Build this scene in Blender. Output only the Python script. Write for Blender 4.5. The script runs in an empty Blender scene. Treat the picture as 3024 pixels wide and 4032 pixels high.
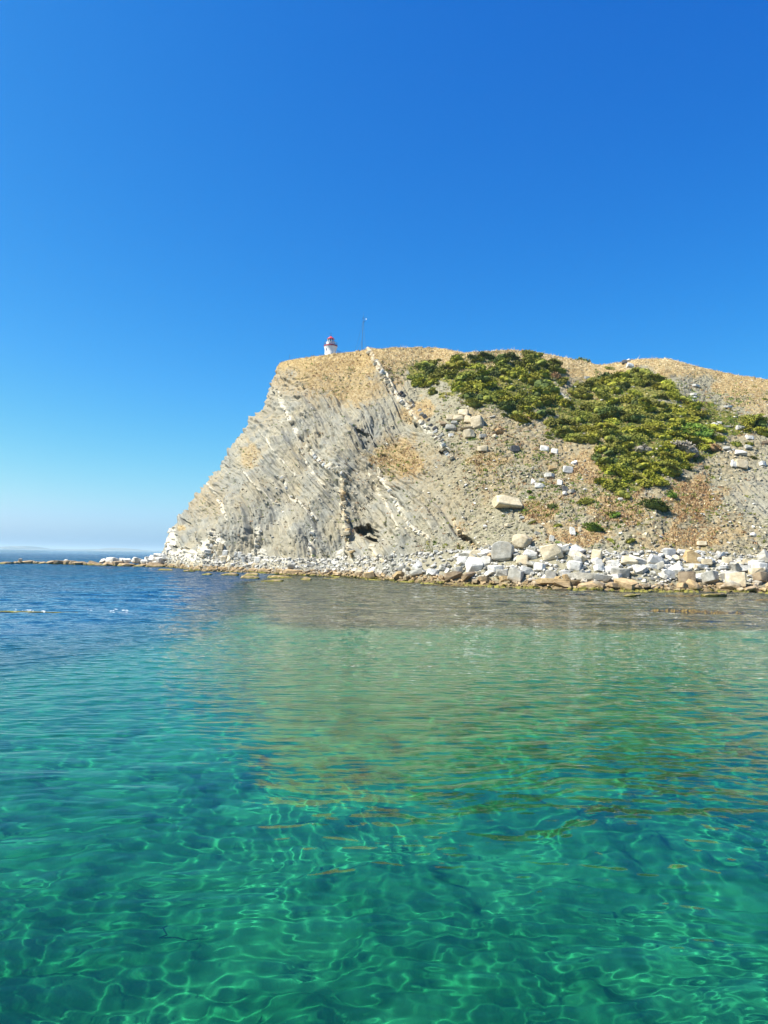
import bpy, math, random
import numpy as np
from mathutils import Vector, Matrix, Euler

random.seed(7)
RNG = np.random.default_rng(7)
scene = bpy.context.scene
COL = scene.collection

# ---------------------------------------------------------------- camera
CAM_H = 4.0
PITCH = math.radians(3.19)
ROLL = math.radians(0.84)
FPX = 3000.0                       # focal length in photo pixels (3024 x 4032)
fw = Vector((0, math.cos(PITCH), math.sin(PITCH)))
up0 = Vector((0, -math.sin(PITCH), math.cos(PITCH)))
rx = (Vector((1, 0, 0)) * math.cos(ROLL) + up0 * math.sin(ROLL)).normalized()
ux = (Vector((1, 0, 0)) * -math.sin(ROLL) + up0 * math.cos(ROLL)).normalized()
cam_data = bpy.data.cameras.new("camera")
cam = bpy.data.objects.new("camera", cam_data)
COL.objects.link(cam)
cam.matrix_world = Matrix(((rx.x, ux.x, -fw.x, 0), (rx.y, ux.y, -fw.y, 0), (rx.z, ux.z, -fw.z, CAM_H), (0, 0, 0, 1)))
cam_data.sensor_fit = 'VERTICAL'
cam_data.sensor_height = 36.0
cam_data.lens = 36.0 * FPX / 4032.0
cam_data.clip_start = 0.1
cam_data.clip_end = 80000.0
scene.camera = cam

# ---------------------------------------------------------------- world, sun, exposure
SUN_EL = math.radians(52)
SUN_AZ = math.radians(-103)        # from +Y, clockwise: sun stands to the left, a little behind the camera
sun_dir = Vector((math.sin(SUN_AZ) * math.cos(SUN_EL), math.cos(SUN_AZ) * math.cos(SUN_EL), math.sin(SUN_EL)))
SKY_CURVE = ((2.7, 3.42), (1.26, 1.44), (0.60, 0.75))
world = bpy.data.worlds.new("World")
scene.world = world
world.use_nodes = True
wn, wl = world.node_tree.nodes, world.node_tree.links
wn.clear()
sky = wn.new('ShaderNodeTexSky')
sky.sky_type = 'NISHITA'
sky.sun_disc = False
sky.sun_elevation = SUN_EL
sky.sun_rotation = SUN_AZ
sky.altitude = 0
sky.air_density = 0.7
sky.dust_density = 1.2
sky.ozone_density = 1.5
EXPOSURE = 1.05
# the sky's colour response follows the photograph: one power curve per channel, the same in every direction
sx = wn.new('ShaderNodeSeparateColor')
cx = wn.new('ShaderNodeCombineColor')
wl.new(sky.outputs[0], sx.inputs[0])
SKY_STRENGTH = 0.085
for ch, (pw, ln) in enumerate(SKY_CURVE):
    m0 = wn.new('ShaderNodeMath'); m0.operation = 'MULTIPLY'; m0.inputs[1].default_value = 0.06
    m1 = wn.new('ShaderNodeMath'); m1.operation = 'POWER'; m1.inputs[1].default_value = pw
    m2 = wn.new('ShaderNodeMath'); m2.operation = 'MULTIPLY'; m2.inputs[1].default_value = math.exp(ln) / SKY_STRENGTH / 2 ** EXPOSURE
    wl.new(sx.outputs[ch], m0.inputs[0]); wl.new(m0.outputs[0], m1.inputs[0]); wl.new(m1.outputs[0], m2.inputs[0])
    m3 = wn.new('ShaderNodeMath'); m3.operation = 'MINIMUM'; m3.inputs[1].default_value = (0.52, 0.80, 0.95)[ch] / SKY_STRENGTH / 2 ** EXPOSURE
    wl.new(m2.outputs[0], m3.inputs[0])
    wl.new(m3.outputs[0], cx.inputs[ch])
bg = wn.new('ShaderNodeBackground')
bg.inputs['Strength'].default_value = SKY_STRENGTH
wo = wn.new('ShaderNodeOutputWorld')
wl.new(cx.outputs[0], bg.inputs[0])
wl.new(bg.outputs[0], wo.inputs[0])

sl = bpy.data.lights.new("sun", 'SUN')
sl.energy = 5.0
sl.angle = math.radians(0.5)
sl.color = (1.0, 0.955, 0.86)
so = bpy.data.objects.new("sun", sl)
COL.objects.link(so)
so.rotation_euler = sun_dir.to_track_quat('Z', 'Y').to_euler()
so.location = (-60, -20, 80)
sl.cycles.is_caustics_light = True

scene.view_settings.view_transform = 'Standard'
scene.view_settings.look = 'None'
scene.view_settings.exposure = EXPOSURE
scene.view_settings.gamma = 1.0
scene.view_settings.use_curve_mapping = False
cy = scene.cycles
cy.use_denoising = True
cy.max_bounces = 8
cy.transparent_max_bounces = 12
cy.caustics_refractive = True
cy.caustics_reflective = False
cy.sample_clamp_indirect = 4.0
cy.blur_glossy = 0.3

# ---------------------------------------------------------------- helpers
K = 3024.0 / 1659.0                # the photograph was measured on a 1659 px wide view


def ray(px, py):
    d = fw * FPX + rx * (px - 1512.0) - ux * (py - 2016.0)
    return d / d.y                 # scaled so that y == 1


def ray_np(px, py):
    px = np.asarray(px, float); py = np.asarray(py, float)
    d = (np.array(fw)[None, :] * FPX + np.array(rx)[None, :] * (px.reshape(-1, 1) - 1512.0)
         - np.array(ux)[None, :] * (py.reshape(-1, 1) - 2016.0))
    d = d / d[:, 1:2]
    return d.reshape(px.shape + (3,))


def proj_np(P):
    Q = P - np.array([0, 0, CAM_H])
    f = Q @ np.array(fw); a = Q @ np.array(rx); b = Q @ np.array(ux)
    return 1512.0 + FPX * a / f, 2016.0 - FPX * b / f


def on_plane(px, py, z=0.0):
    d = ray(px, py)
    t = (z - CAM_H) / d.z
    return Vector((d.x * t, d.y * t, z))


def at_depth(px, py, y):
    d = ray(px, py)
    return Vector((d.x * y, y, CAM_H + d.z * y))


def _h(i, j, k, seed):
    n = (i.astype(np.int64) * 73856093) ^ (j.astype(np.int64) * 19349663) ^ (k.astype(np.int64) * 83492791) ^ (seed * 2654435761)
    n = (n ^ (n >> 13)) * 1274126177
    n = n & 0x7fffffff
    n = (n ^ (n >> 15)) * 2246822519 & 0x7fffffff
    return (n & 0xfffff) / 1048575.0


def vnoise(x, y, z, seed=0):
    """smooth value noise in -1..1"""
    x = np.asarray(x, float); y = np.asarray(y, float) + 0 * x; z = np.asarray(z, float) + 0 * x
    i, j, k = np.floor(x), np.floor(y), np.floor(z)
    u, v, w = x - i, y - j, z - k
    u = u * u * (3 - 2 * u); v = v * v * (3 - 2 * v); w = w * w * (3 - 2 * w)
    r = 0
    for a in (0, 1):
        for b in (0, 1):
            for c in (0, 1):
                r = r + _h(i + a, j + b, k + c, seed) * (u if a else 1 - u) * (v if b else 1 - v) * (w if c else 1 - w)
    return r * 2 - 1


def fbm(x, y, z, oct=4, seed=0, gain=0.5, lac=2.03):
    r, a, s = 0, 1.0, 0
    for o in range(oct):
        r = r + a * vnoise(x, y, z, seed + o * 17)
        s += a
        a *= gain
        x, y, z = x * lac + 5.3, y * lac + 1.7, z * lac + 9.1
    return r / s


def sstep(a, b, x):
    t = np.clip((x - a) / (b - a), 0, 1)
    return t * t * (3 - 2 * t)


def link(o, parent=None):
    COL.objects.link(o)
    if parent is not None:
        o.parent = parent
    return o


def tag(o, label=None, cat=None, group=None, kind=None):
    if label: o['label'] = label
    if cat: o['category'] = cat
    if group: o['group'] = group
    if kind: o['kind'] = kind
    return o


def grid_mesh(name, P, mat, smooth=True, attrs=None, flip=False):
    """P: (n, m, 3) lattice -> mesh"""
    n, m = P.shape[:2]
    me = bpy.data.meshes.new(name)
    me.vertices.add(n * m)
    me.vertices.foreach_set('co', P.reshape(-1).astype(np.float32))
    i = np.arange((n - 1) * (m - 1)) // (m - 1)
    j = np.arange((n - 1) * (m - 1)) % (m - 1)
    a = i * m + j
    q = np.stack([a, a + 1, a + m + 1, a + m], 1)
    if flip:
        q = q[:, ::-1]
    me.loops.add(q.size)
    me.loops.foreach_set('vertex_index', q.reshape(-1).astype(np.int32))
    me.polygons.add(len(q))
    me.polygons.foreach_set('loop_start', (np.arange(len(q)) * 4).astype(np.int32))
    me.update(calc_edges=True)
    me.polygons.foreach_set('use_smooth', np.full(len(q), smooth))
    for k, v in (attrs or {}).items():
        at = me.attributes.new(k, 'FLOAT', 'POINT')
        at.data.foreach_set('value', v.reshape(-1).astype(np.float32))
    me.materials.append(mat)
    me.validate()
    return me


def raw_mesh(name, V, F, mats, smooth=False, midx=None):
    """V (n,3), F (k, 3 or 4) arrays"""
    V = np.asarray(V, np.float32); F = np.asarray(F, np.int32)
    me = bpy.data.meshes.new(name)
    me.vertices.add(len(V)); me.vertices.foreach_set('co', V.reshape(-1))
    c = F.shape[1]
    me.loops.add(F.size); me.loops.foreach_set('vertex_index', F.reshape(-1))
    me.polygons.add(len(F)); me.polygons.foreach_set('loop_start', (np.arange(len(F)) * c).astype(np.int32))
    me.update(calc_edges=True)
    me.polygons.foreach_set('use_smooth', np.full(len(F), smooth))
    for m in (mats if isinstance(mats, (list, tuple)) else [mats]):
        me.materials.append(m)
    if midx is not None:
        me.polygons.foreach_set('material_index', np.asarray(midx, np.int32))
    me.validate()
    return me


class NT:
    """small node-tree helper"""
    def __init__(s, name):
        s.m = bpy.data.materials.new(name); s.m.use_nodes = True
        s.n = s.m.node_tree.nodes; s.l = s.m.node_tree.links
        s.n.clear()
        s.out = s.n.new('ShaderNodeOutputMaterial')

    def node(s, t, **kw):
        x = s.n.new(t)
        for k, v in kw.items():
            if k.startswith('i_'):
                k = k[2:]
                k = int(k) if k.isdigit() else k.replace('_', ' ')
                s.set(x.inputs[k], v)
            else:
                setattr(x, k, v)
        return x

    def set(s, sock, v):
        if isinstance(v, bpy.types.NodeSocket): s.l.new(v, sock)
        elif isinstance(v, (tuple, list)) and len(v) == 3 and sock.type == 'RGBA': sock.default_value = (*v, 1)
        else: sock.default_value = v

    def pos(s):
        return s.node('ShaderNodeNewGeometry').outputs['Position']

    def obj(s):
        return s.node('ShaderNodeTexCoord').outputs['Object']

    def noise(s, vec, scale, detail=4, rough=0.55, dist=0.0, out='Fac'):
        x = s.node('ShaderNodeTexNoise', i_Vector=vec, i_Scale=scale, i_Detail=detail, i_Roughness=rough, i_Distortion=dist)
        return x.outputs[out]

    def ramp(s, fac, stops, interp='LINEAR'):
        x = s.node('ShaderNodeValToRGB', i_Fac=fac)
        cr = x.color_ramp; cr.interpolation = interp
        while len(cr.elements) < len(stops): cr.elements.new(0.5)
        for e, (p, c) in zip(cr.elements, stops):
            e.position = p
            e.color = (*c, 1) if isinstance(c, (tuple, list)) else (c, c, c, 1)
        return x.outputs[0]

    def mix(s, fac, a, b, blend='MIX'):
        x = s.node('ShaderNodeMix', data_type='RGBA', blend_type=blend)
        s.set(x.inputs[0], fac); s.set(x.inputs[6], a); s.set(x.inputs[7], b)
        return x.outputs[2]

    def math(s, op, a, b=0.0, clamp=False):
        x = s.node('ShaderNodeMath', operation=op, use_clamp=clamp)
        s.set(x.inputs[0], a); s.set(x.inputs[1], b)
        return x.outputs[0]

    def attr(s, name):
        return s.node('ShaderNodeAttribute', attribute_name=name).outputs['Fac']

    def scale(s, vec, v):
        x = s.node('ShaderNodeVectorMath', operation='MULTIPLY', i_0=vec); x.inputs[1].default_value = v
        return x.outputs[0]

    def bump(s, h, strength=0.5, dist=0.1, normal=None):
        x = s.node('ShaderNodeBump', i_Height=h, i_Strength=strength, i_Distance=dist)
        if normal is not None: s.l.new(normal, x.inputs['Normal'])
        return x.outputs[0]

    def surf(s, color, rough=0.9, normal=None, spec=0.3, **kw):
        b = s.node('ShaderNodeBsdfPrincipled')
        s.set(b.inputs['Base Color'], color); s.set(b.inputs['Roughness'], rough)
        s.set(b.inputs['Specular IOR Level'], spec)
        for k, v in kw.items(): s.set(b.inputs[k.replace('_', ' ')], v)
        if normal is not None: s.l.new(normal, b.inputs['Normal'])
        s.l.new(b.outputs[0], s.out.inputs['Surface'])
        return s.m


# ---------------------------------------------------------------- sea: surface with real waves, sea bed below it
def wave_height(x, y):
    """ripple field; wavelengths shorter than the local mesh spacing fade out (the bump takes over)"""
    r = np.random.default_rng(11)
    d = np.sqrt(x * x + y * y)
    wx = x + 0.9 * vnoise(x * .22, y * .22, 0, 3) + 0.25 * vnoise(x * .9, y * .9, 0, 4)
    wy = y + 0.9 * vnoise(x * .22, y * .22, 7, 5) + 0.25 * vnoise(x * .9, y * .9, 3, 6)
    gust = (0.75 + 0.45 * vnoise(x * .09, y * .05, 2, 9)) * (1 + .6 * sstep(10, 30, d))
    h = np.zeros_like(x)
    for k in range(96):
        lam = 0.15 * (11.0 ** (r.random() ** 1.5))
        main = k % 5 < 2
        a = math.radians(-80 + r.normal() * 15) if main else math.radians(-75 + r.normal() * 62)
        kx, ky = math.cos(a) * 2 * math.pi / lam, math.sin(a) * 2 * math.pi / lam
        slope = (0.0145 if main else 0.0118) * (1.02 if lam < .45 else .84)
        amp = slope * lam / (2 * math.pi)
        vis = sstep(0.0, 1.0, (lam / (0.0042 * d + 1e-6)) / 2.6 - 0.8)
        ph = kx * wx + ky * wy + r.uniform(0, 6.28)
        h += amp * gust * vis * np.sin(ph)
    # longer chop, felt farther out
    fade = sstep(26, 70, d)
    for k in range(22):
        lam = r.uniform(1.3, 5.5)
        a = math.radians(-84 + r.normal() * 22)
        kx, ky = math.cos(a) * 2 * math.pi / lam, math.sin(a) * 2 * math.pi / lam
        ph = kx * wx * 1.0 + ky * wy + r.uniform(0, 6.28)
        h += fade * gust * 0.019 * lam / (2 * math.pi) * np.sin(ph)
    return h


def build_sea():
    ys = [3.0]
    while ys[-1] < 330: ys.append(ys[-1] * 1.0042)
    while ys[-1] < 45000: ys.append(ys[-1] * 1.16)
    ys = np.array(ys)
    nx = 600
    s = np.concatenate([[-6, -4, -2.6, -1.9, -1.4, -1.2, -1.1, -1.04], np.linspace(-1, 1, nx - 16), [1.04, 1.1, 1.2, 1.4, 1.9, 2.6, 4, 6]])
    half = np.where(ys < 330, ys * 0.57 + 4.5, ys * 2.2)
    for i in range(1, len(ys)):
        if ys[i] >= 330: half[i] = max(half[i - 1], min(ys[i] * 2.2, half[i - 1] * 1.35))
    X = s[None, :] * half[:, None]
    Y = np.repeat(ys[:, None], nx, 1)
    Z = np.zeros_like(X)
    near = ys < 330
    Z[near] = wave_height(X[near], Y[near]) * (np.abs(s) <= 1.05)[None, :]
    DEPTH = -bed_depth(X, Y, smooth=True)
    DEPTH = np.where(Y > 240, 14.0, DEPTH)
    t = NT('sea_water')
    p = t.pos()
    # fine ripples and the far chop, in metres
    n1 = t.noise(t.scale(p, (0.55, 1.5, 1)), 1.0, 3, 0.55)
    n2 = t.noise(t.scale(p, (2.4, 6.0, 1)), 1.0, 2, 0.5)
    cd = t.node('ShaderNodeVectorMath', operation='LENGTH', i_0=p).outputs['Value']
    far = t.node('ShaderNodeMapRange', i_0=cd); 
    for i, v in ((1, 35.0), (2, 160.0), (3, 0.0), (4, 1.0)): far.inputs[i].default_value = v
    off = t.node('ShaderNodeMapRange', i_0=cd)
    for i, v in ((1, 230.0), (2, 900.0), (3, 1.0), (4, 0.35)): off.inputs[i].default_value = v
    hh = t.math('MULTIPLY', n1, t.math('MULTIPLY', t.math('MULTIPLY', far.outputs[0], off.outputs[0]), 0.8))
    hh = t.math('ADD', hh, t.math('MULTIPLY', t.math('MULTIPLY', n2, 0.05), far.outputs[0]))
    midr = t.node('ShaderNodeMapRange', i_0=cd)
    for i, v in ((1, 11.0), (2, 34.0), (3, 0.0), (4, 1.0)): midr.inputs[i].default_value = v
    n3 = t.noise(t.scale(p, (1.2, 4.4, 1)), 1.0, 2, 0.55)
    hh = t.math('ADD', hh, t.math('MULTIPLY', t.math('MULTIPLY', n3, 0.058), midr.outputs[0]))
    b = t.bump(hh, 1.0, 1.0)
    # absorption over the local depth of water (Beer-Lambert per colour), and a little suspended matter
    dep = t.attr('depth')
    tint = t.node('ShaderNodeCombineColor')
    for ch, k in enumerate((0.66, 0.165, 0.270)):
        t.l.new(t.math('EXPONENT', t.math('MULTIPLY', dep, -k)), tint.inputs[ch])
    g = t.node('ShaderNodeBsdfGlass', i_IOR=1.333, i_Roughness=0.0)
    t.l.new(tint.outputs[0], g.inputs['Color'])
    t.l.new(b, g.inputs['Normal'])
    gl = t.node('ShaderNodeBsdfRefraction', i_IOR=1.333, i_Roughness=0.0)
    t.l.new(tint.outputs[0], gl.inputs['Color']); t.l.new(b, gl.inputs['Normal'])
    rf = t.node('ShaderNodeBsdfGlossy', i_Roughness=0.0); t.l.new(b, rf.inputs['Normal'])
    rf.inputs['Color'].default_value = (1, 1, 1, 1)
    df = t.node('ShaderNodeBsdfDiffuse', i_Color=t.ramp(t.math('MULTIPLY', dep, .1), [(.25, (0.004, 0.13, 0.10)), (.8, (0.002, 0.05, 0.115))]))
    turb = t.node('ShaderNodeMapRange', i_0=dep)
    for i, v in ((1, 1.5), (2, 10.0), (3, 0.01), (4, 0.68)): turb.inputs[i].default_value = v
    body = t.node('ShaderNodeMixShader', i_0=turb.outputs[0])
    t.l.new(gl.outputs[0], body.inputs[1]); t.l.new(df.outputs[0], body.inputs[2])
    fr = t.node('ShaderNodeFresnel', i_IOR=1.333); t.l.new(b, fr.inputs['Normal'])
    mx = t.node('ShaderNodeMixShader', i_0=fr.outputs[0])
    t.l.new(body.outputs[0], mx.inputs[1]); t.l.new(rf.outputs[0], mx.inputs[2])
    t.l.new(mx.outputs[0], t.out.inputs['Surface'])
    t.n.remove(g)
    me = grid_mesh('sea_water', np.stack([X, Y, Z], 2), t.m, True, {'depth': DEPTH})
    o = link(bpy.data.objects.new('sea_water', me))
    tag(o, 'clear rippled sea water from deep blue to turquoise green', kind='structure')
    o.cycles.is_caustics_caster = True
    return o


def bed_depth(x, y, smooth=False):
    """height of the sea bed (negative)"""
    near = -2.85 + 0.35 * vnoise(x * .12, y * .12, 1, 21)
    mid = -1.9
    z = near + (mid - near) * sstep(12, 38, y)
    edge = 43 + 5.0 * fbm(x * .07, 3 + 0 * y, 0 * x + 1, 3, 22) + .05 * x
    z = z + (-0.45 - z) * sstep(edge - 5.5, edge + 3.0, y)
    # open water: the bed falls away to the left and beyond the headland
    line = np.interp(y, [20, 43, 70, 100, 150, 185, 260], [-14, -9, -15, -20, -23, -50, -62]) + 2 * vnoise(x * .05, y * .05, 0, 24)
    wd = np.interp(y, [40, 90], [15, 4])
    deep = sstep(0, 1, (line - x + 4) / wd) * sstep(14, 42, y)
    z = z + (-12 - z) * deep
    if not smooth:
        rocks = np.maximum(0, fbm(x * 1.1, y * 1.1, 0, 4, 23)) * 0.9
        z = z + rocks * sstep(-0.3, -1.2, z) * sstep(26, 14, y) + 0.08 * fbm(x * 1.7, y * 1.7, 0, 3, 25)
    return np.minimum(z, -0.10)


def build_bed():
    ys = [-12.0]
    while ys[-1] < 30: ys.append(ys[-1] + 0.16)
    while ys[-1] < 300: ys.append(ys[-1] * 1.02)
    while ys[-1] < 46000: ys.append(ys[-1] * 1.3)
    ys = np.array(ys)
    nx = 300
    s = np.linspace(-1, 1, nx)
    half = np.maximum(18, np.abs(ys) * 0.9)
    half = np.where(ys > 300, ys * 2.4, half)
    X = s[None, :] * half[:, None]
    Y = np.repeat(ys[:, None], nx, 1)
    Z = bed_depth(X, Y)
    Z = np.where(Y > 260, -14.0, Z)
    sand = sstep(0.22, -0.16, (fbm(X * 1.1, Y * 1.1, 0, 4, 23) + .25 * vnoise(X * .2, Y * .2, 0, 28)) * sstep(30, 15, Y))
    shelf = np.maximum(sstep(-1.6, -0.75, Z + .35 * fbm(X * .35, Y * .2, 0 * X, 3, 29)), sstep(46, 56, Y))
    t = NT('sea_bed')
    p = t.pos()
    sand_c = t.ramp(t.noise(p, 0.9, 5, .6), [(0.3, (.38, .34, .20)), (0.7, (.60, .54, .36))])
    rock_c = t.ramp(t.noise(p, 1.6, 6, .65), [(0.35, (.16, .20, .11)), (0.65, (.34, .37, .22))])
    algae = t.ramp(t.noise(p, .7, 6, .7), [(0.35, (.06, .042, .022)), (0.55, (.17, .125, .065)), (0.7, (.32, .25, .14))])
    c = t.mix(t.attr('sand'), rock_c, sand_c)
    c = t.mix(t.attr('shelf'), c, algae)
    m = t.surf(c, 0.95, t.bump(t.noise(p, 5, 4), .4, .1), 0.1)
    me = grid_mesh('sea_bed', np.stack([X, Y, Z], 2), m, True, {'sand': sand, 'shelf': shelf})
    o = link(bpy.data.objects.new('sea_bed', me))
    tag(o, 'sandy sea bed with dark weed covered rocks under the clear water', kind='structure')
    o.cycles.is_caustics_receiver = True
    return o


build_sea()
build_bed()
# ---------------------------------------------------------------- the headland
LIMB = [(345, 1197), (352, 1182), (359, 1172), (360, 1146), (372, 1137), (385, 1127), (395, 1108), (430, 1065), (470, 1010), (500, 965),
        (540, 910), (575, 870), (583, 840), (592, 810), (605, 783)]
CREST = [(605, 783), (625, 778), (665, 771), (700, 767), (740, 763), (790, 756), (850, 752), (905, 750), (950, 752), (1000, 762), (1050, 760),
         (1090, 757), (1130, 756), (1180, 765), (1240, 777), (1300, 789), (1345, 783), (1375, 775), (1440, 774), (1470, 781), (1500, 790),
         (1560, 804), (1600, 812), (1659, 820), (1760, 842), (1950, 870)]
BASE = [(345, 1197), (450, 1206), (560, 1208), (700, 1211), (780, 1209), (850, 1205), (950, 1196), (1060, 1186), (1200, 1188), (1300, 1198),
        (1400, 1194), (1500, 1197), (1659, 1206), (1950, 1215)]
FOOT = [(345, 1224), (400, 1229), (440, 1234), (560, 1238), (620, 1242), (750, 1246), (850, 1255), (950, 1261), (1060, 1266), (1200, 1272),
        (1300, 1275), (1400, 1277), (1500, 1277), (1600, 1279), (1659, 1280), (1950, 1286)]


def pl(pts, x, k=0):
    a = np.array(pts, float)
    return np.interp(x, a[:, k], a[:, 1 - k])


def horizon(x):
    return (2016 + FPX * math.tan(PITCH)) / K + math.tan(ROLL) * (np.asarray(x, float) - 829.5)


def foot_depth(xd):
    """distance (y) of the waterline at photo column xd"""
    xd = np.asarray(xd, float)
    d = ray_np(xd * K, pl(FOOT, xd) * K)
    return -CAM_H / d[..., 2]


# white hard beds (polylines on the photo view, half width in metres, colour 0 white .. 1 yellow)
BEDS = [
    ([(605, 850), (612, 880), (640, 935), (665, 970), (700, 1005), (738, 1022)], .42, .15),
    ([(748, 1035), (741, 1060), (742, 1095), (748, 1130), (752, 1165), (762, 1200)], .5, .6),
    ([(800, 762), (815, 790), (832, 815), (850, 850), (872, 872), (900, 905), (930, 935), (955, 960), (972, 988)], .5, .1),
    ([(818, 1018), (836, 1050), (855, 1088), (871, 1117), (890, 1141), (922, 1160)], .34, .2),
    ([(609, 1032), (625, 1071), (653, 1090), (681, 1118)], .34, .15),
    ([(676, 1145), (670, 1172), (668, 1203)], .42, .3),
    ([(454, 1051), (468, 1071), (480, 1099), (491, 1122)], .30, .1),
    ([(561, 1142), (555, 1165), (550, 1195)], .5, .1),
    ([(462, 1146), (456, 1170), (452, 1196)], .7, .2),
    ([(427, 1150), (424, 1172), (430, 1192)], .4, .1),
    ([(374, 1140), (366, 1160), (362, 1185)], .6, 0),
    ([(975, 1113), (994, 1148), (1030, 1186)], .35, .9),
    ([(790, 1010), (812, 1050), (840, 1100), (868, 1150)], .16, .4),
    ([(640, 960), (668, 1010), (700, 1050)], .14, .2),
    ([(520, 1010), (560, 1060), (600, 1090)], .13, .2),
    ([(560, 930), (600, 985), (640, 1030)], .13, .2),
    ([(800, 1165), (806, 1190), (812, 1205)], .4, .5),
    ([(1130, 800), (1180, 835), (1230, 862)], .3, .2),
]


def seg_dist(px, py, pts):
    """distance (view px) to a polyline, and position along it"""
    best = np.full(px.shape, 1e9); along = np.zeros(px.shape); acc = 0.0
    for (x0, y0), (x1, y1) in zip(pts[:-1], pts[1:]):
        dx, dy = x1 - x0, y1 - y0; L = math.hypot(dx, dy)
        t = np.clip(((px - x0) * dx + (py - y0) * dy) / (L * L), 0, 1)
        d = np.hypot(px - x0 - t * dx, py - y0 - t * dy)
        m = d < best
        best = np.where(m, d, best); along = np.where(m, acc + t * L, along)
        acc += L
    return best, along


def blobs(px, py, L, n, amp=.55):
    r = np.zeros_like(px)
    for (cx, cy, rx_, ry_, s) in L:
        d = np.hypot((px - cx) / rx_, (py - cy) / ry_) + n * amp
        r = np.maximum(r, s * sstep(1.15, 0.6, d))
    return r


def blobs_pl(px, py, pts, n):
    """distance-like value: below the broken line pts (in the picture: lower on the slope), in view pixels, with ragged edge"""
    return py - pl(pts, px) + n


NU, NS, NB, NT_ = 1080, 470, 34, 30
uu = np.linspace(0, 1, NU)
ss = np.linspace(0, 1, NS)
XC = 605 + uu * (1860 - 605)
XB = 345 + uu * (1860 - 345)
yf = foot_depth(XB)
rb = np.interp(XB, [345, 500, 760, 1000, 1300, 1860], [5, 5, 6, 9, 11, 11])
yb = yf + rb
run = np.interp(XB, [345, 600, 800, 950, 1150, 1400, 1860], [30, 34, 42, 58, 76, 78, 78])
U, S = np.meshgrid(uu, ss)                       # rows: s, columns: u
limb = np.array(LIMB, float)
limb_s = (1197 - limb[:, 1]) / (1197 - 783)
bend = np.interp(S, limb_s, limb[:, 0]) - (345 + (605 - 345) * S)
PXv = (1 - S) * XB[None] + S * XC[None] + bend * (1 - U) ** 3
by = pl(BASE, XB); cyv = pl(CREST, XC)
PYv = (1 - S) * by[None] + S * cyv[None]
prof = 0.50 * S + 0.15 * S ** 2 + 0.35 * S ** 5
turn = np.maximum(0, 1 - U / 0.10) ** 2
Dep = yb[None] + run[None] * prof + turn * 11 * sstep(0, .25, S)
d = ray_np(PXv * K, PYv * K)
face = np.stack([d[..., 0] * Dep, Dep, CAM_H + d[..., 2] * Dep], -1)
# beach rows: from below the water up to the base line
bt = np.linspace(0, 1, NB)[:-1]
beach = np.zeros((NB - 1, NU, 3))
for i, t in enumerate(bt):
    y0 = yf - 4.0 + (rb + 4.0) * t
    zb = face[0, :, 2]
    z = np.where(y0 < yf, (y0 - yf) * 0.45, zb * np.clip((y0 - yf) / rb, 0, 1) ** 1.15)
    beach[i, :, 0] = face[0, :, 0] * (y0 / face[0, :, 1]); beach[i, :, 1] = y0; beach[i, :, 2] = z
# plateau rows behind the crest
top = face[-1]
back = np.zeros((NT_, NU, 3))
for i in range(NT_):
    dy = 0.35 * (i + 1) ** 1.9 if i else 0.35
    back[i, :, 0] = top[:, 0] * (1 + .35 * dy / top[:, 1]); back[i, :, 1] = top[:, 1] + dy
    fall = np.maximum(0, dy - 90)
    back[i, :, 2] = top[:, 2] + 0.02 * np.minimum(dy, 25) - 0.015 * dy - 0.12 * fall
LAND = np.concatenate([beach, face, back], 0)
# columns that wrap round the point, hidden behind it
wraps = []
for k in range(1, 26):
    dy = 0.35 * k ** 1.75
    w = LAND[:, 0].copy(); w[:, 1] += dy; w[:, 0] += 0.22 * dy
    w[:, 2] = w[:, 2] * (1 - .002 * dy) - .03 * dy
    wraps.append(w)
LAND = np.concatenate([np.stack(wraps[::-1], 1), LAND], 1)
NROW, NCOL = LAND.shape[:2]
NWRAP = 25

# normals of the smooth form
du = np.gradient(LAND, axis=1); dv = np.gradient(LAND, axis=0)
N = np.cross(du, dv); N /= np.linalg.norm(N, axis=-1, keepdims=True) + 1e-9
if N[200, 500, 1] > 0: N = -N
X, Y, Z = LAND[..., 0], LAND[..., 1], LAND[..., 2]
ppx, ppy = proj_np(LAND); ppx /= K; ppy /= K
fl = np.arange(NROW)[:, None] + np.zeros((1, NCOL))
onface = sstep(NB - 6, NB + 12, fl) * (1 - sstep(NB + NS - 3, NB + NS + 6, fl))
n1 = fbm(ppx / 45, ppy / 38, 0, 4, 31)
n2 = fbm(ppx / 14, ppy / 12, 0, 3, 35)

# --- what covers the ground, region by region
cap = sstep(36, -6, (ppy - pl([(560, 770), (640, 785), (700, 790), (780, 790), (820, 800), (860, 795), (900, 792), (1000, 775), (1250, 800), (1300, 815),
                               (1400, 790), (1460, 792), (1560, 812), (1700, 850)], ppx)) + n1 * 42)
grass = np.maximum(cap, blobs(ppx, ppy, [
    (950, 768, 110, 22, 1), (690, 815, 60, 26, .62), (760, 840, 60, 40, .62), (790, 800, 40, 22, .7), (850, 985, 62, 40, .7), (880, 1000, 40, 25, .8), (905, 890, 35, 30, .7),
    (1250, 800, 50, 14, 1), (1330, 805, 40, 14, .9), (1160, 1105, 45, 26, .8), (1280, 1010, 60, 50, .55), (1490, 1080, 60, 60, .85), (1500, 1170, 70, 36, .7),
    (1600, 840, 70, 25, 1), (1640, 870, 60, 40, .6), (1050, 1000, 50, 25, .6), (1340, 1100, 80, 40, .55), (1255, 1160, 70, 20, .7),
    (1290, 850, 25, 12, .6), (1000, 900, 80, 12, .3), (540, 985, 22, 30, .5), (390, 1140, 16, 9, .8), (1000, 1130, 30, 18, .35)], n2))
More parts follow.
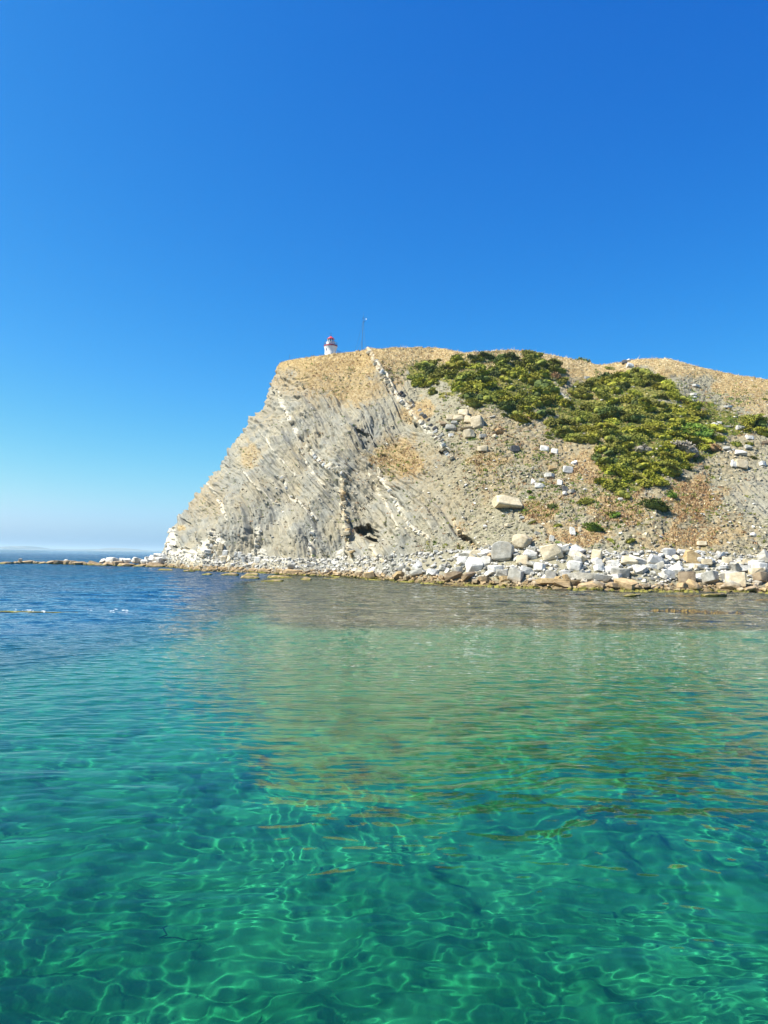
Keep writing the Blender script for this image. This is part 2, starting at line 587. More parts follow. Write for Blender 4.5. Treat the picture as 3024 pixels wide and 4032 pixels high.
soil = blobs(ppx, ppy, [(1180, 940, 210, 90, .7), (1330, 1060, 180, 100, .6), (1000, 1040, 120, 90, .35), (1550, 980, 120, 80, .5), (700, 810, 170, 60, .95),
                        (1500, 1150, 150, 60, .6), (450, 1080, 60, 55, .45), (560, 870, 40, 70, .35), (870, 1000, 90, 60, .6), (1250, 830, 60, 30, .6)], n1, .5)
green = blobs(ppx, ppy, [(1060, 815, 150, 55, .9), (1120, 850, 100, 50, .8), (1330, 880, 150, 75, 1), (1420, 960, 140, 75, 1), (1340, 850, 120, 45, 1), (930, 805, 60, 30, .9),
                         (1250, 920, 80, 40, .8), (1370, 1030, 80, 30, .8), (1500, 900, 110, 45, .65), (1600, 915, 70, 25, .9), (870, 800, 40, 20, .3), (1590, 860, 60, 20, .3)], n2, .45)
rust = blobs(ppx, ppy, [(1500, 1080, 70, 75, 1), (1560, 1150, 50, 40, .8), (1290, 1010, 60, 45, .9), (1340, 1080, 90, 50, .8), (1250, 1150, 110, 30, .9), (1160, 1105, 60, 32, .7),
                        (870, 990, 62, 48, .8), (900, 890, 45, 35, .8), (1080, 1040, 60, 60, .6), (1180, 985, 80, 30, .6), (700, 815, 80, 32, .7), (780, 850, 60, 36, .7), (1290, 850, 40, 14, .7),
                        (1620, 860, 60, 26, .7), (1450, 1170, 90, 26, .8), (540, 980, 30, 34, .6), (430, 1080, 50, 30, .4), (1050, 900, 60, 26, .5), (860, 810, 40, 30, .7)], n2 + .5 * n1, .6)
rocky = sstep(1020, 800, ppx + n1 * 90)            # bare bedded rock on the left, scree to the right
rocky = np.maximum(rocky, blobs(ppx, ppy, [(1640, 1060, 60, 70, .6), (1430, 800, 70, 20, .5), (960, 1120, 60, 60, .8)], n1))
rocky = rocky * (1 - .75 * np.clip(grass, 0, 1))
rubble_zone = sstep(NB + 6, NB - 4, fl)

# --- relief
q = np.hypot(ppx - 829, 0)
warp = 2.3 * fbm(X / 26, Y / 26, Z / 26, 3, 41)
low = sstep(30, 4, Z)
s_bed = (0.90 + .08 * low) * X + (0.36 - .22 * low) * Z + 0.14 * Y + warp
along = -0.45 * X + 0.89 * Z + 1.5 * vnoise(X / 9, Y / 9, Z / 9, 42)


def layers(s, freq, seed, sharp=.25):
    v = vnoise(s * freq, 0 * s, 0 * s + seed, seed)
    return sstep(-sharp, sharp, v) * 2 - 1


brk = vnoise(s_bed * 1.6, along * .38, Y * .2, 44)
D = np.zeros_like(X)
D += 0.9 * fbm(X / 11, Y / 11, Z / 9, 4, 45) * (0.5 + .5 * rocky)
L1 = layers(s_bed, .38, 51); L2 = layers(s_bed, 1.25, 52); L3 = layers(s_bed, 2.9, 53, .4)
D += rocky * (0.42 * L1 * (.5 + .8 * brk) + 0.36 * L2 * (.25 + 1.0 * sstep(-.2, .5, brk)) + 0.26 * L3 * sstep(-.3, .3, vnoise(s_bed * 3, along * 1.3, 0 * X, 54)))
rough = fbm(X * 1.1, Y * 1.1, Z * 1.1, 3, 46)
D += (0.26 * rough * (1 - .62 * rocky) * (1 - .6 * np.clip(grass, 0, 1)) + 0.22 * (1 - .6 * rocky) * np.maximum(0, vnoise(X * 2.1, Y * 2.1, Z * 2.1, 47)) ** 2) * (1.25 - .35 * rocky)
pit = sstep(.30, .52, vnoise(s_bed * 2.6, along * .62, Y * .5, 56)) * sstep(-.25, .3, vnoise(X / 6, Y / 6, Z / 6, 57))
D -= (.25 + .38 * rocky) * pit * (1 - .6 * np.clip(grass, 0, 1))
pit2 = sstep(.5, .7, vnoise(X * 2.4, Y * 2.4, Z * 3.2, 58))
D -= .34 * pit2 * (1 - .75 * np.clip(grass, 0, 1)) * (1 - .75 * rocky)
# gullies running down the slope
gul = vnoise(ppx / 38 + .6 * n1, ppy / 160, 0 * X, 48)
D += -0.35 * (1 - np.abs(gul)) ** 4 * (1 - .8 * rocky) * sstep(-.2, .5, n1)
# a rib that runs down from the end of the main bed
dr, _ = seg_dist(ppx, ppy, [(742, 1020), (742, 1090), (750, 1150), (765, 1205)])
D += 1.3 * np.exp(-(dr / 16) ** 2)
dr2, _ = seg_dist(ppx, ppy, [(800, 762), (850, 850), (900, 905), (972, 988)])
D += 0.8 * np.exp(-(dr2 / 14) ** 2)
white = np.zeros_like(X); yellow = np.zeros_like(X)
for pts, hw, yel in BEDS:
    dd, al = seg_dist(ppx + 2.2 * vnoise(ppx / 9, ppy / 9, 0 * ppx, 61), ppy + 2.2 * vnoise(ppx / 9, ppy / 9, 5 + 0 * ppx, 62), pts)
    dm = dd * K * Y / FPX
    gap = vnoise(al / 6.0, 0 * al, 0 * al + len(pts), 63)
    w = sstep(hw * 1.5, hw * .7, dm) * sstep(-.75, -.45, gap)
    D += w * .30
    white = np.maximum(white, w * (.55 + .35 * vnoise(al / 5, dd / 3, 0 * al, 64))); yellow = np.maximum(yellow, w * yel)
# stacked pale sandstone low on the point
stack = blobs(ppx, ppy, [(455, 1185, 26, 22, 1), (470, 1170, 18, 20, 1), (365, 1165, 12, 28, 1), (390, 1195, 40, 12, 1), (445, 1205, 90, 9, 1),
                         (560, 1195, 20, 10, .6), (735, 1195, 22, 10, .8), (640, 1209, 160, 5, .7)], n2, .35)
white = np.maximum(white, stack * .8)
cell = np.floor(Z / .75 + .4 * vnoise(X / 3, Y / 3, 0 * X, 66)) + 0 * X
jx = vnoise(np.floor(X / 1.6 + cell * .37), cell, 0 * X, 67)
D += stack * .45 * jx
Yd = np.zeros_like(X)
# the small cave and two overhanging clefts: pushed back into the rock
for (cx, cy, ax, ay, rot, depth) in [(797, 1148, 24, 15, .25, 4.6), (803, 1162, 15, 9, 0, 2.5), (1014, 1168, 26, 6, .62, 2.6), (786, 934, 20, 5, .5, 1.6),
                                     (965, 983, 12, 5, .1, 1.3), (1080, 935, 8, 4, 0, .5), (905, 925, 9, 4, .7, 1.1), (832, 985, 10, 2.5, .5, .6),
                                     (470, 1180, 7, 4, 0, 1.2), (374, 1182, 7, 5, 0, 1.5), (402, 1128, 14, 3, .6, 1.4), (400, 1187, 12, 3, .1, .9)]:
    ca, sa = math.cos(rot), math.sin(rot)
    ex = ((ppx - cx) * ca + (ppy - cy) * sa) / ax; ey = (-(ppx - cx) * sa + (ppy - cy) * ca) / ay
    f = sstep(1.15, .75, np.hypot(ex, ey) + .35 * n2 + .15 * L2)
    Yd += f * depth; D -= f * .3
    white *= 1 - f
D *= onface + .35 * rubble_zone + .3 * (1 - sstep(NB + NS - 3, NB + NS + 6, fl)) * 0
D = np.where(fl > NB + NS - 3, .18 * rough + .25 * n1, D)
LAND = LAND + N * D[..., None]
LAND[..., 1] += Yd
# keep the crest line ragged but in place
under = sstep(0.2, -0.5, Z)
LAND[..., 2] = np.where(fl < 4, np.minimum(LAND[..., 2], -.4), LAND[..., 2])

t = NT('headland_ground')
p = t.pos()
bv = t.node('ShaderNodeCombineXYZ'); t.l.new(t.attr('bed'), bv.inputs[0]); t.l.new(t.math('MULTIPLY', t.attr('bed_run'), .035), bv.inputs[1])
band = t.noise(bv.outputs[0], 2.4, 5, .8)
grey = t.ramp(band, [(0.30, (.065, .062, .052)), (.40, (.175, .172, .148)), (.57, (.240, .235, .200)), (.63, (.31, .295, .24)), (0.69, (.50, .47, .39))])
patch = t.noise(p, .12, 4, .6)
grey = t.mix(t.math('MULTIPLY', t.ramp(patch, [(.4, 0.), (.65, 1.)]), .55), grey, (0.356, 0.297, 0.185))
scree = t.ramp(t.noise(p, 2.6, 5, .75), [(.3, (0.106, 0.091, 0.057)), (.46, (0.224, 0.203, 0.135)), (.6, (0.295, 0.268, 0.184)), (.76, (0.493, 0.450, 0.336))])
c = t.mix(t.attr('rocky'), scree, grey)
soilc = t.ramp(t.noise(p, 1.5, 5, .7), [(.3, (0.132, 0.091, 0.041)), (.5, (0.264, 0.190, 0.094)), (.7, (0.387, 0.294, 0.172))])
c = t.mix(t.math('MULTIPLY', t.attr('soil'), t.ramp(t.noise(p, .8, 5, .7), [(.36, 0.), (.58, 1.)])), c, soilc)
grc = t.ramp(t.noise(p, .8, 6, .8), [(.3, (0.150, 0.104, 0.041)), (.42, (0.290, 0.195, 0.074)), (.52, (0.370, 0.268, 0.115)), (.66, (0.510, 0.411, 0.238))])
gm = t.math('ADD', t.attr('grass'), t.math('MULTIPLY', t.math('SUBTRACT', t.noise(p, .9, 6, .8), .5), 2.2))
c = t.mix(t.math('MULTIPLY', t.ramp(gm, [(.25, 0.), (.9, 1.)]), .85), c, grc)
wc = t.mix(t.attr('yellow'), t.ramp(t.noise(p, 1.4, 5, .7), [(.3, (0.370, 0.343, 0.277)), (.6, (0.739, 0.686, 0.568))]), (0.634, 0.488, 0.264))
rustc = t.ramp(t.noise(p, 1.1, 6, .8), [(.3, (.12, .085, .04)), (.45, (.25, .175, .085)), (.56, (.36, .265, .135)), (.7, (.46, .37, .23))])
c = t.mix(t.ramp(t.math('ADD', t.attr('rust'), t.math('MULTIPLY', t.math('SUBTRACT', t.noise(p, .7, 6, .8), .5), 2.3)), [(.35, 0.), (1.0, .85)]), c, rustc)
gcov = t.ramp(t.noise(p, 1.1, 5, .75), [(.3, (.06, .06, .012)), (.5, (.15, .14, .03)), (.66, (.26, .22, .07))])
c = t.mix(t.ramp(t.math('ADD', t.attr('green'), t.math('MULTIPLY', t.math('SUBTRACT', t.noise(p, .5, 5, .75), .5), 1.5)), [(.4, 0.), (.62, 1.)]), c, gcov)
c = t.mix(t.attr('white'), c, wc)
# tidal stain and weed at the waterline
sep = t.node('ShaderNodeSeparateXYZ', i_0=p)
zz = t.math('ADD', sep.outputs['Z'], t.math('MULTIPLY', t.math('SUBTRACT', t.noise(p, .9, 4), .5), .7))
tide = t.ramp(t.math('MULTIPLY', zz, .6), [(.0, 1.), (.22, .9), (.5, 0.)])
c = t.mix(tide, c, t.ramp(t.noise(p, 1.4, 5, .7), [(.35, (.05, .035, .018)), (.6, (.26, .19, .10))]))
bmp = t.bump(t.noise(p, 5.5, 6, .75), .55, .25)
bmp = t.bump(band, .45, .3, bmp)
land_mat = t.surf(c, .93, bmp, .15)
me = grid_mesh('headland', LAND, land_mat, True, {'grass': grass * (1 - .8 * rubble_zone), 'soil': soil, 'rocky': rocky, 'white': white, 'yellow': yellow, 'bed': s_bed, 'bed_run': along, 'green': green, 'rust': rust}, flip=False)
pn = me.polygons[NCOL * 200].normal
if pn.y > 0:
    me.flip_normals()
headland = link(bpy.data.objects.new('cliff', me))
tag(headland, 'steep bedded grey cliff and scree hill with dry grass top rising from the sea', kind='structure')

# lookup from a photo point to the ground there
gx, gy = proj_np(LAND[4:NB + NS, NWRAP:][::2, ::2]); gp = LAND[4:NB + NS, NWRAP:][::2, ::2].reshape(-1, 3)
gn = N[4:NB + NS, NWRAP:][::2, ::2].reshape(-1, 3)
gx = (gx / K).reshape(-1); gy = (gy / K).reshape(-1)


def ground_at(xd, yd):
    i = int(np.argmin((gx - xd) ** 2 + (gy - yd) ** 2))
    return Vector(gp[i]), Vector(gn[i]), float(gp[i][1])


def mpp(y):
    """metres per view pixel at distance y"""
    return K * y / FPX
# ---------------------------------------------------------------- boulders, blocks, rubble
import bmesh


def hull_mesh(name, pts, bevel=0.0):
    bm = bmesh.new()
    for p_ in pts: bm.verts.new(p_)
    r = bmesh.ops.convex_hull(bm, input=bm.verts)
    bmesh.ops.delete(bm, geom=list({g for g in r['geom_interior'] + r['geom_unused'] if isinstance(g, bmesh.types.BMVert)}), context='VERTS')
    bmesh.ops.dissolve_limit(bm, angle_limit=math.radians(9), verts=bm.verts, edges=bm.edges)
    if bevel:
        bmesh.ops.bevel(bm, geom=list(bm.edges), offset=bevel, segments=1, affect='EDGES', clamp_overlap=True)
    bmesh.ops.triangulate(bm, faces=bm.faces)
    bmesh.ops.recalc_face_normals(bm, faces=bm.faces)
    me = bpy.data.meshes.new(name)
    bm.to_mesh(me); bm.free()
    return me


def rock_pts(r, kind):
    """points of one stone inside a unit box (z up)"""
    P = []
    if kind == 'block':        # squared joint block, corners knocked off
        for sx in (-1, 1):
            for sy in (-1, 1):
                for sz in (-1, 1):
                    c = np.array([sx, sy, sz]) * .5 * r.uniform(.74, 1.02)
                    for ax in range(3):
                        q = c.copy(); q[ax] *= r.uniform(.55, .98)
                        q += r.uniform(-.10, .10, 3)
                        P.append(q)
    elif kind == 'slab':
        n = r.integers(5, 8); a0 = r.uniform(0, 6.28)
        for k in range(n):
            a = a0 + (k + r.uniform(-.3, .3)) * 6.283 / n
            rad = r.uniform(.40, .54)
            top_ = .5 - .28 * r.random(); bot = -.5 + .28 * r.random()
            P.append((math.cos(a) * rad * 1.05, math.sin(a) * rad, top_)); P.append((math.cos(a) * rad * r.uniform(.75, 1), math.sin(a) * rad * r.uniform(.75, 1), bot))
            P.append((math.cos(a) * rad * .6, math.sin(a) * rad * .6, .5 - .08 * r.random()))
    elif kind == 'wedge':
        for k in range(13):
            v = r.normal(size=3); v /= np.linalg.norm(v)
            v = np.clip(v * .68, -.5, .5)
            v[2] *= 1 - .5 * (v[0] + .5)
            P.append(v)
        P += [(-.5, -.4, -.45), (-.5, .4, -.4), (.48, -.1, -.5)]
    else:                      # round
        for k in range(34):
            v = r.normal(size=3); v /= np.linalg.norm(v)
            v = np.sign(v) * np.abs(v) ** .8 * .52
            P.append(np.clip(v, -.46, .46) + r.uniform(-.02, .02, 3))
    return P


rr = np.random.default_rng(21)
ROCK = {k: [hull_mesh('boulder_' + k, rock_pts(rr, k), b) for _ in range(n)] for k, n, b in (('block', 6, .03), ('slab', 8, .03), ('wedge', 6, .025), ('round', 4, .02))}


def rock_mat(name, lo, mid, hi, warm=0.25):
    t = NT(name)
    p = t.pos()
    rnd = t.node('ShaderNodeObjectInfo').outputs['Random']
    n = t.noise(p, 1.3, 6, .72)
    c = t.ramp(n, [(.28, lo), (.5, mid), (.68, hi)])
    c = t.mix(t.math('MULTIPLY', t.ramp(t.noise(p, .55, 3, .6), [(.45, 0.), (.65, 1.)]), warm), c, (.50, .39, .24))
    v = t.math('ADD', t.math('MULTIPLY', rnd, .34), .80)
    hv = t.node('ShaderNodeHueSaturation', i_Color=c, i_Value=v)
    c = hv.outputs[0]
    sep = t.node('ShaderNodeSeparateXYZ', i_0=p)
    zz = t.math('ADD', sep.outputs['Z'], t.math('MULTIPLY', t.math('SUBTRACT', t.noise(p, 1.3, 4), .5), 1.0))
    # tide marks: tan stained zone, olive weed in the splash zone
    stain = t.ramp(t.math('MULTIPLY', zz, .4), [(.22, .85), (.55, 0.)])
    c = t.mix(stain, c, t.ramp(n, [(.3, (.15, .10, .055)), (.6, (.42, .30, .17))]))
    weed = t.ramp(zz, [(.12, 1.), (.42, 0.)])
    c = t.mix(weed, c, t.ramp(t.noise(p, 3, 4, .7), [(.35, (.035, .03, .012)), (.6, (.20, .18, .03))]))
    b = t.bump(t.noise(p, 2.6, 6, .7), .55, .16)
    b = t.bump(t.noise(t.scale(p, (1, 1, 4)), 2.2, 4, .7), .35, .10, b)
    return t.surf(c, .9, b, .2)


RM = {
    'white': rock_mat('white_limestone', (.32, .30, .265), (.56, .54, .49), (.78, .765, .72), .2),
    'cream': rock_mat('cream_limestone', (0.302, 0.252, 0.168), (0.493, 0.414, 0.280), (0.627, 0.549, 0.403), .4),
    'grey': rock_mat('grey_limestone', (0.190, 0.185, 0.157), (0.302, 0.291, 0.252), (0.448, 0.431, 0.381), .15),
    'tan': rock_mat('tan_sandstone', (0.224, 0.151, 0.073), (0.403, 0.280, 0.134), (0.526, 0.392, 0.213), .5),
    'brown': rock_mat('brown_sandstone', (0.101, 0.069, 0.043), (0.190, 0.140, 0.090), (0.302, 0.235, 0.162), .3),
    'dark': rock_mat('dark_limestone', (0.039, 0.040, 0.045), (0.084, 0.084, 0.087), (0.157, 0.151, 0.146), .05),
    'scree': rock_mat('scree_stone', (0.134, 0.118, 0.090), (0.246, 0.218, 0.162), (0.403, 0.370, 0.291), .2),
}
for L in ROCK.values():
    for m_ in L: m_.materials.append(RM['white'])


def put_rock(name, kind, col, loc, size, rot, r=rr, mesh=None):
    o = bpy.data.objects.new(name, mesh or ROCK[kind][int(r.integers(len(ROCK[kind])))])
    link(o)
    o.location = loc; o.scale = size; o.rotation_euler = rot
    o.material_slots[0].link = 'OBJECT'; o.material_slots[0].material = RM[col]
    return o


def V7(x, y): return (1800 + x / 2.552) / K, (1900 + y / 2.552) / K
def V8(x, y): return (2400 + x / 2.6587) / K, (1900 + y / 2.6587) / K
def V3(x, y): return (1600 + x / 2.212) / K, (1350 + y / 2.212) / K
def V4(x, y): return (2250 + x / 2.143) / K, (1350 + y / 2.143) / K
def V15(x, y): return (1500 + x / 2.074) / K, (1500 + y / 2.074) / K


# every boulder one can single out: view function, centre x, y, width, height, kind, colour, tilt, label
HERO = [
    (V7, 455, 690, 225, 200, 'round', 'grey', .25, 'biggest pale grey boulder of the shore, with a broad smooth face, on white rubble'),
    (V7, 648, 590, 195, 145, 'round', 'cream', .2, 'large cream boulder with a dark hollow beneath it, highest of the shore rubble'),
    (V7, 950, 685, 195, 170, 'wedge', 'cream', -.5, 'large tan boulder sloping down to the right beside the brown scrub'),
    (V7, 750, 710, 150, 115, 'wedge', 'white', .5, 'two toned tan and white boulder lying between the three largest boulders'),
    (V7, 185, 740, 125, 130, 'round', 'cream', .1, 'tall creamy white boulder below the dark cleft in the cliff'),
    (V7, 288, 785, 115, 95, 'round', 'white', .1, 'rounded white boulder leaning against the biggest grey boulder'),
    (V7, 330, 715, 60, 60, 'wedge', 'tan', .3, 'small ochre stained rock wedged behind the rounded white boulder'),
    (V7, 655, 785, 115, 90, 'block', 'cream', .15, 'clean squared cream block just below the two toned boulder'),
    (V7, 375, 875, 190, 85, 'slab', 'white', .12, 'broad white slab overlapping a grey wedge below the biggest grey boulder'),
    (V7, 455, 905, 120, 85, 'wedge', 'grey', .1, 'grey wedge lying against the broad white slab, its right face in deep shade'),
    (V7, 592, 930, 145, 115, 'block', 'grey', .35, 'angular grey block with a black shaded side near the water'),
    (V7, 1190, 840, 165, 105, 'slab', 'white', .1, 'bulky layered white boulder with a cracked dark front'),
    (V7, 1405, 735, 88, 100, 'block', 'cream', .05, 'upright cream block standing on top of a white block'),
    (V7, 1415, 802, 85, 60, 'block', 'white', .0, 'white block under the upright cream block'),
    (V7, 1425, 865, 120, 70, 'slab', 'white', .1, 'flat white slab at the foot of the two stacked blocks'),
    (V7, 1215, 770, 80, 85, 'wedge', 'white', .2, 'pointed white boulder left of the two stacked blocks'),
    (V7, 1330, 955, 450, 95, 'slab', 'grey', .06, 'very long smooth grey slab stretched along the waterline'),
    (V7, 1010, 1002, 470, 62, 'slab', 'tan', .03, 'very long flat sandy slab at the water edge'),
    (V7, 945, 935, 110, 85, 'block', 'grey', .2, 'dark fronted square block behind the long sandy slab'),
    (V7, 1085, 915, 120, 65, 'slab', 'white', .1, 'low white slab between a dark block and the layered white boulder'),
    (V7, 65, 790, 160, 85, 'slab', 'white', .05, 'wide white slab with a dark front below the cleft'),
    (V7, 700, 880, 120, 80, 'wedge', 'white', .3, 'white wedge rock with a black underside above the waterline slabs'),
    (V7, 830, 850, 130, 85, 'slab', 'white', .2, 'tilted white slab in the middle of the rubble'),
    (V7, 495, 970, 140, 55, 'slab', 'tan', .08, 'flat sandy rock at the water edge below the grey wedge'),
    (V7, 270, 975, 150, 55, 'slab', 'brown', .1, 'flat brownish rock with a shaded front near the water'),
    (V7, 1570, 815, 150, 60, 'slab', 'white', .05, 'low white slab right of the two stacked blocks'),
    (V7, 510, 208, 258, 98, 'block', 'cream', .16, 'large lone cream slab lying high on the scree slope'),
    (V7, 1160, 490, 55, 75, 'block', 'white', .0, 'white upright block left of a round green bush'),
    (V7, 1232, 472, 28, 48, 'block', 'cream', .0, 'small narrow sandy block touching the round green bush'),
    (V7, 655, 350, 52, 34, 'wedge', 'white', .2, 'small white rock below the large lone cream slab'),
    (V7, 505, 430, 80, 34, 'slab', 'cream', .1, 'flat cream stone on the scree below the large lone slab'),
    (V7, 815, 515, 85, 40, 'slab', 'grey', .3, 'slanting grey slab throwing a black shadow above the largest boulders'),
    (V7, 950, 562, 50, 55, 'block', 'white', .4, 'small white block perched above the large tan boulder'),
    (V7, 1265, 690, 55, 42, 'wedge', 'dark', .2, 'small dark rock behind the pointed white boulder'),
    (V7, 1035, 640, 60, 70, 'wedge', 'white', .5, 'white rock with a dark right side above the large tan boulder'),
    (V8, 492, 808, 172, 118, 'wedge', 'white', .35, 'bright white angular boulder sloping up to a point'),
    (V8, 620, 738, 170, 95, 'slab', 'white', .25, 'big bright white slab propped above the pointed white boulder'),
    (V8, 770, 722, 112, 58, 'wedge', 'white', .1, 'bright white rock right of the big propped slab'),
    (V8, 858, 797, 160, 120, 'block', 'tan', .45, 'large orange tan tilted block, the most colourful of the shore'),
    (V8, 205, 822, 160, 92, 'wedge', 'cream', .2, 'cream boulder with a shaded underside left of the bright white pair'),
    (V8, 812, 1005, 170, 125, 'block', 'brown', .05, 'squared brown grey block with a black side near the water'),
    (V8, 930, 990, 130, 95, 'wedge', 'white', .4, 'white rock leaning on the squared brown grey block'),
    (V8, 1310, 1030, 165, 155, 'block', 'cream', .1, 'tall cream topped block with a black right side at the water edge'),
    (V8, 1590, 1000, 190, 110, 'slab', 'brown', .1, 'big brown slab cut by the right edge of the view'),
    (V8, 1555, 882, 190, 82, 'slab', 'white', .05, 'flat topped white boulder above the big brown slab'),
    (V8, 610, 962, 125, 85, 'block', 'white', .1, 'squared white block in the middle of the right hand rubble'),
    (V8, 100, 950, 225, 110, 'slab', 'grey', .2, 'wide pale grey slab dipping to the right'),
    (V8, 905, 882, 240, 62, 'slab', 'white', .06, 'long white slab just below the orange tan block'),
    (V8, 1195, 892, 160, 52, 'slab', 'white', .06, 'long thin white slab right of the orange tan block'),
    (V8, 1225, 820, 85, 72, 'block', 'cream', .3, 'cream tilted block with dark rocks on its right'),
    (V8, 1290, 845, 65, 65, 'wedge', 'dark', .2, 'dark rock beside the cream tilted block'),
    (V8, 1010, 835, 90, 55, 'block', 'cream', .1, 'cream rock at the shaded foot of the orange tan block'),
    (V8, 1435, 835, 75, 55, 'block', 'cream', .1, 'cream cube like stone left of the flat topped white boulder'),
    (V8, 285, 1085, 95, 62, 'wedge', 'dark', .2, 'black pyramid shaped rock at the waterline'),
    (V8, 205, 1062, 130, 55, 'slab', 'tan', .1, 'sandy slab touching the black pyramid shaped rock'),
    (V8, 960, 1082, 130, 60, 'slab', 'tan', .1, 'sandy rock at the water right of the squared brown grey block'),
    (V8, 1170, 1080, 115, 55, 'slab', 'tan', .1, 'low sandy rock left of the tall cream topped block'),
    (V8, 300, 900, 130, 70, 'slab', 'white', .1, 'bright white boulder below the cream boulder with shaded underside'),
    (V8, 455, 885, 140, 60, 'slab', 'white', .1, 'bright white slab under the pointed white boulder'),
    (V8, 585, 885, 110, 55, 'slab', 'white', .1, 'white rock lying between the propped slab and the squared white block'),
    (V8, 960, 640, 82, 42, 'block', 'cream', .05, 'cream block alone in the brown scrub above the shore'),
    (V8, 117, 170, 60, 48, 'wedge', 'white', .2, 'white stone with a black side on the bare slope left of the dark green bush'),
    (V8, 1505, 540, 62, 52, 'wedge', 'white', .3, 'white rock with a black side high on the bare right hand slope'),
    (V3, 620, 698, 92, 105, 'block', 'cream', -.35, 'tall cream block, rightmost of the upper block cluster'),
    (V3, 540, 667, 62, 62, 'block', 'cream', .05, 'squared cream block in the middle of the upper block cluster'),
    (V3, 500, 615, 85, 58, 'block', 'cream', .2, 'uppermost cream block of the upper block cluster'),
    (V3, 462, 657, 95, 52, 'wedge', 'cream', .1, 'broad cream rock under the uppermost block of the cluster'),
    (V3, 525, 730, 112, 58, 'wedge', 'cream', .1, 'low pointed cream boulder in the lower row of the upper cluster'),
    (V3, 540, 800, 122, 82, 'slab', 'cream', -.4, 'large smooth cream boulder below the upper block cluster'),
    (V3, 660, 927, 112, 56, 'slab', 'cream', .1, 'flat cream boulder lying alone below the upper cluster'),
    (V3, 770, 812, 62, 42, 'wedge', 'cream', .1, 'small cream boulder right of the large smooth one'),
    (V3, 665, 816, 62, 38, 'block', 'grey', .1, 'small white and grey block beside the large smooth cream boulder'),
    (V3, 385, 655, 62, 42, 'block', 'cream', .1, 'cream block at the left end of the upper cluster'),
    (V3, 395, 737, 95, 52, 'wedge', 'grey', .1, 'grey rock low on the left of the upper cluster'),
    (V3, 425, 690, 60, 45, 'wedge', 'grey', .3, 'grey rock in the gap of the upper cluster'),
    (V3, 330, 702, 62, 40, 'wedge', 'brown', .2, 'dark brown rock left of the upper cluster'),
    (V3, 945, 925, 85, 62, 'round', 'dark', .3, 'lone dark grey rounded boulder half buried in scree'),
    (V3, 1205, 917, 72, 62, 'wedge', 'white', .1, 'white boulder with a black front below the shrubs'),
    (V3, 1292, 946, 58, 44, 'block', 'white', .4, 'squarish white block right of the white boulder below the shrubs'),
    (V3, 386, 807, 38, 32, 'block', 'white', .1, 'small bright white cube beside the main rock rib'),
    (V3, 750, 636, 50, 34, 'wedge', 'grey', .1, 'small grey white stone at the lower edge of the shrubs'),
    (V3, 1462, 1032, 50, 62, 'wedge', 'white', .3, 'pale triangular rock on the slope below the shrubs'),
    (V4, 498, 188, 62, 46, 'wedge', 'white', .1, 'white pyramid shaped rock standing on the crest'),
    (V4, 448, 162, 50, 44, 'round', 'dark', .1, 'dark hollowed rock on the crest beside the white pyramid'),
    (V4, 482, 145, 44, 24, 'wedge', 'white', .1, 'pale rock on top of the dark hollowed rock'),
    (V4, 136, 297, 56, 28, 'slab', 'white', .05, 'white slab at the upper edge of the shrubs'),
    (V4, 186, 340, 42, 16, 'slab', 'white', .05, 'thin white stone below the slab at the upper edge of the shrubs'),
    (V4, 1046, 362, 72, 24, 'slab', 'white', .15, 'long white slab, highest on the right hand slope'),
    (V4, 958, 371, 45, 12, 'slab', 'white', .0, 'thin pale slab left of the highest white slab'),
    (V4, 1030, 435, 62, 24, 'slab', 'white', .0, 'oval white slab below the highest slab'),
    (V4, 1035, 460, 45, 16, 'slab', 'white', .05, 'small white slab under the oval slab'),
    (V4, 1008, 488, 82, 20, 'slab', 'white', -.1, 'thin long white slab tilted to the left on the green slope'),
    (V4, 898, 455, 44, 40, 'wedge', 'white', .2, 'white rock with a grey foot at the shrub edge'),
    (V4, 1316, 541, 86, 26, 'slab', 'white', .03, 'large flat white slab alone on the right hand slope'),
    (V4, 916, 536, 28, 15, 'slab', 'white', .0, 'small white stone among low green plants'),
    (V4, 1040, 605, 38, 15, 'slab', 'white', .0, 'small white stone in the green right of the shrubs'),
    (V4, 1252, 675, 54, 24, 'slab', 'white', .1, 'white slab at the left of the right hand stone group'),
    (V4, 1210, 688, 45, 22, 'block', 'white', .1, 'white block touching the slab of the right hand stone group'),
    (V4, 1312, 706, 42, 30, 'wedge', 'grey', .1, 'grey rock with a black face in the right hand stone group'),
    (V4, 1430, 722, 82, 44, 'wedge', 'white', .15, 'pale boulder in the middle of the right hand stone group'),
    (V4, 695, 724, 44, 24, 'wedge', 'white', .1, 'white stone in the middle of the green shrubs'),
    (V4, 1505, 802, 56, 32, 'block', 'white', .1, 'white block above the small round shrub on the right'),
    (V4, 1434, 1022, 92, 76, 'block', 'cream', .2, 'large cream block on the bare right hand slope'),
    (V4, 1370, 1026, 45, 50, 'block', 'white', .3, 'white block leaning on the large cream block of the slope'),
    (V4, 1614, 1022, 72, 42, 'slab', 'white', .1, 'white slab right of the large cream block of the slope'),
    (V4, 1428, 926, 92, 42, 'wedge', 'white', .1, 'white rock with a black shaded foot above the large cream block'),
    (V4, 1490, 880, 60, 40, 'wedge', 'grey', .1, 'grey white rock beside the small round shrub on the right'),
    (V4, 1640, 836, 62, 46, 'wedge', 'brown', .1, 'brown boulder at the right edge of the view'),
    (V4, 1315, 886, 64, 40, 'wedge', 'white', .1, 'pale rock left of the small round shrub on the right'),
    (V4, 318, 926, 40, 26, 'slab', 'white', .3, 'white stone at the lower edge of the big shrub mass'),
    (V15, 1402, 712, 62, 42, 'wedge', 'tan', .1, 'small sandy rock among the white slope stones'),
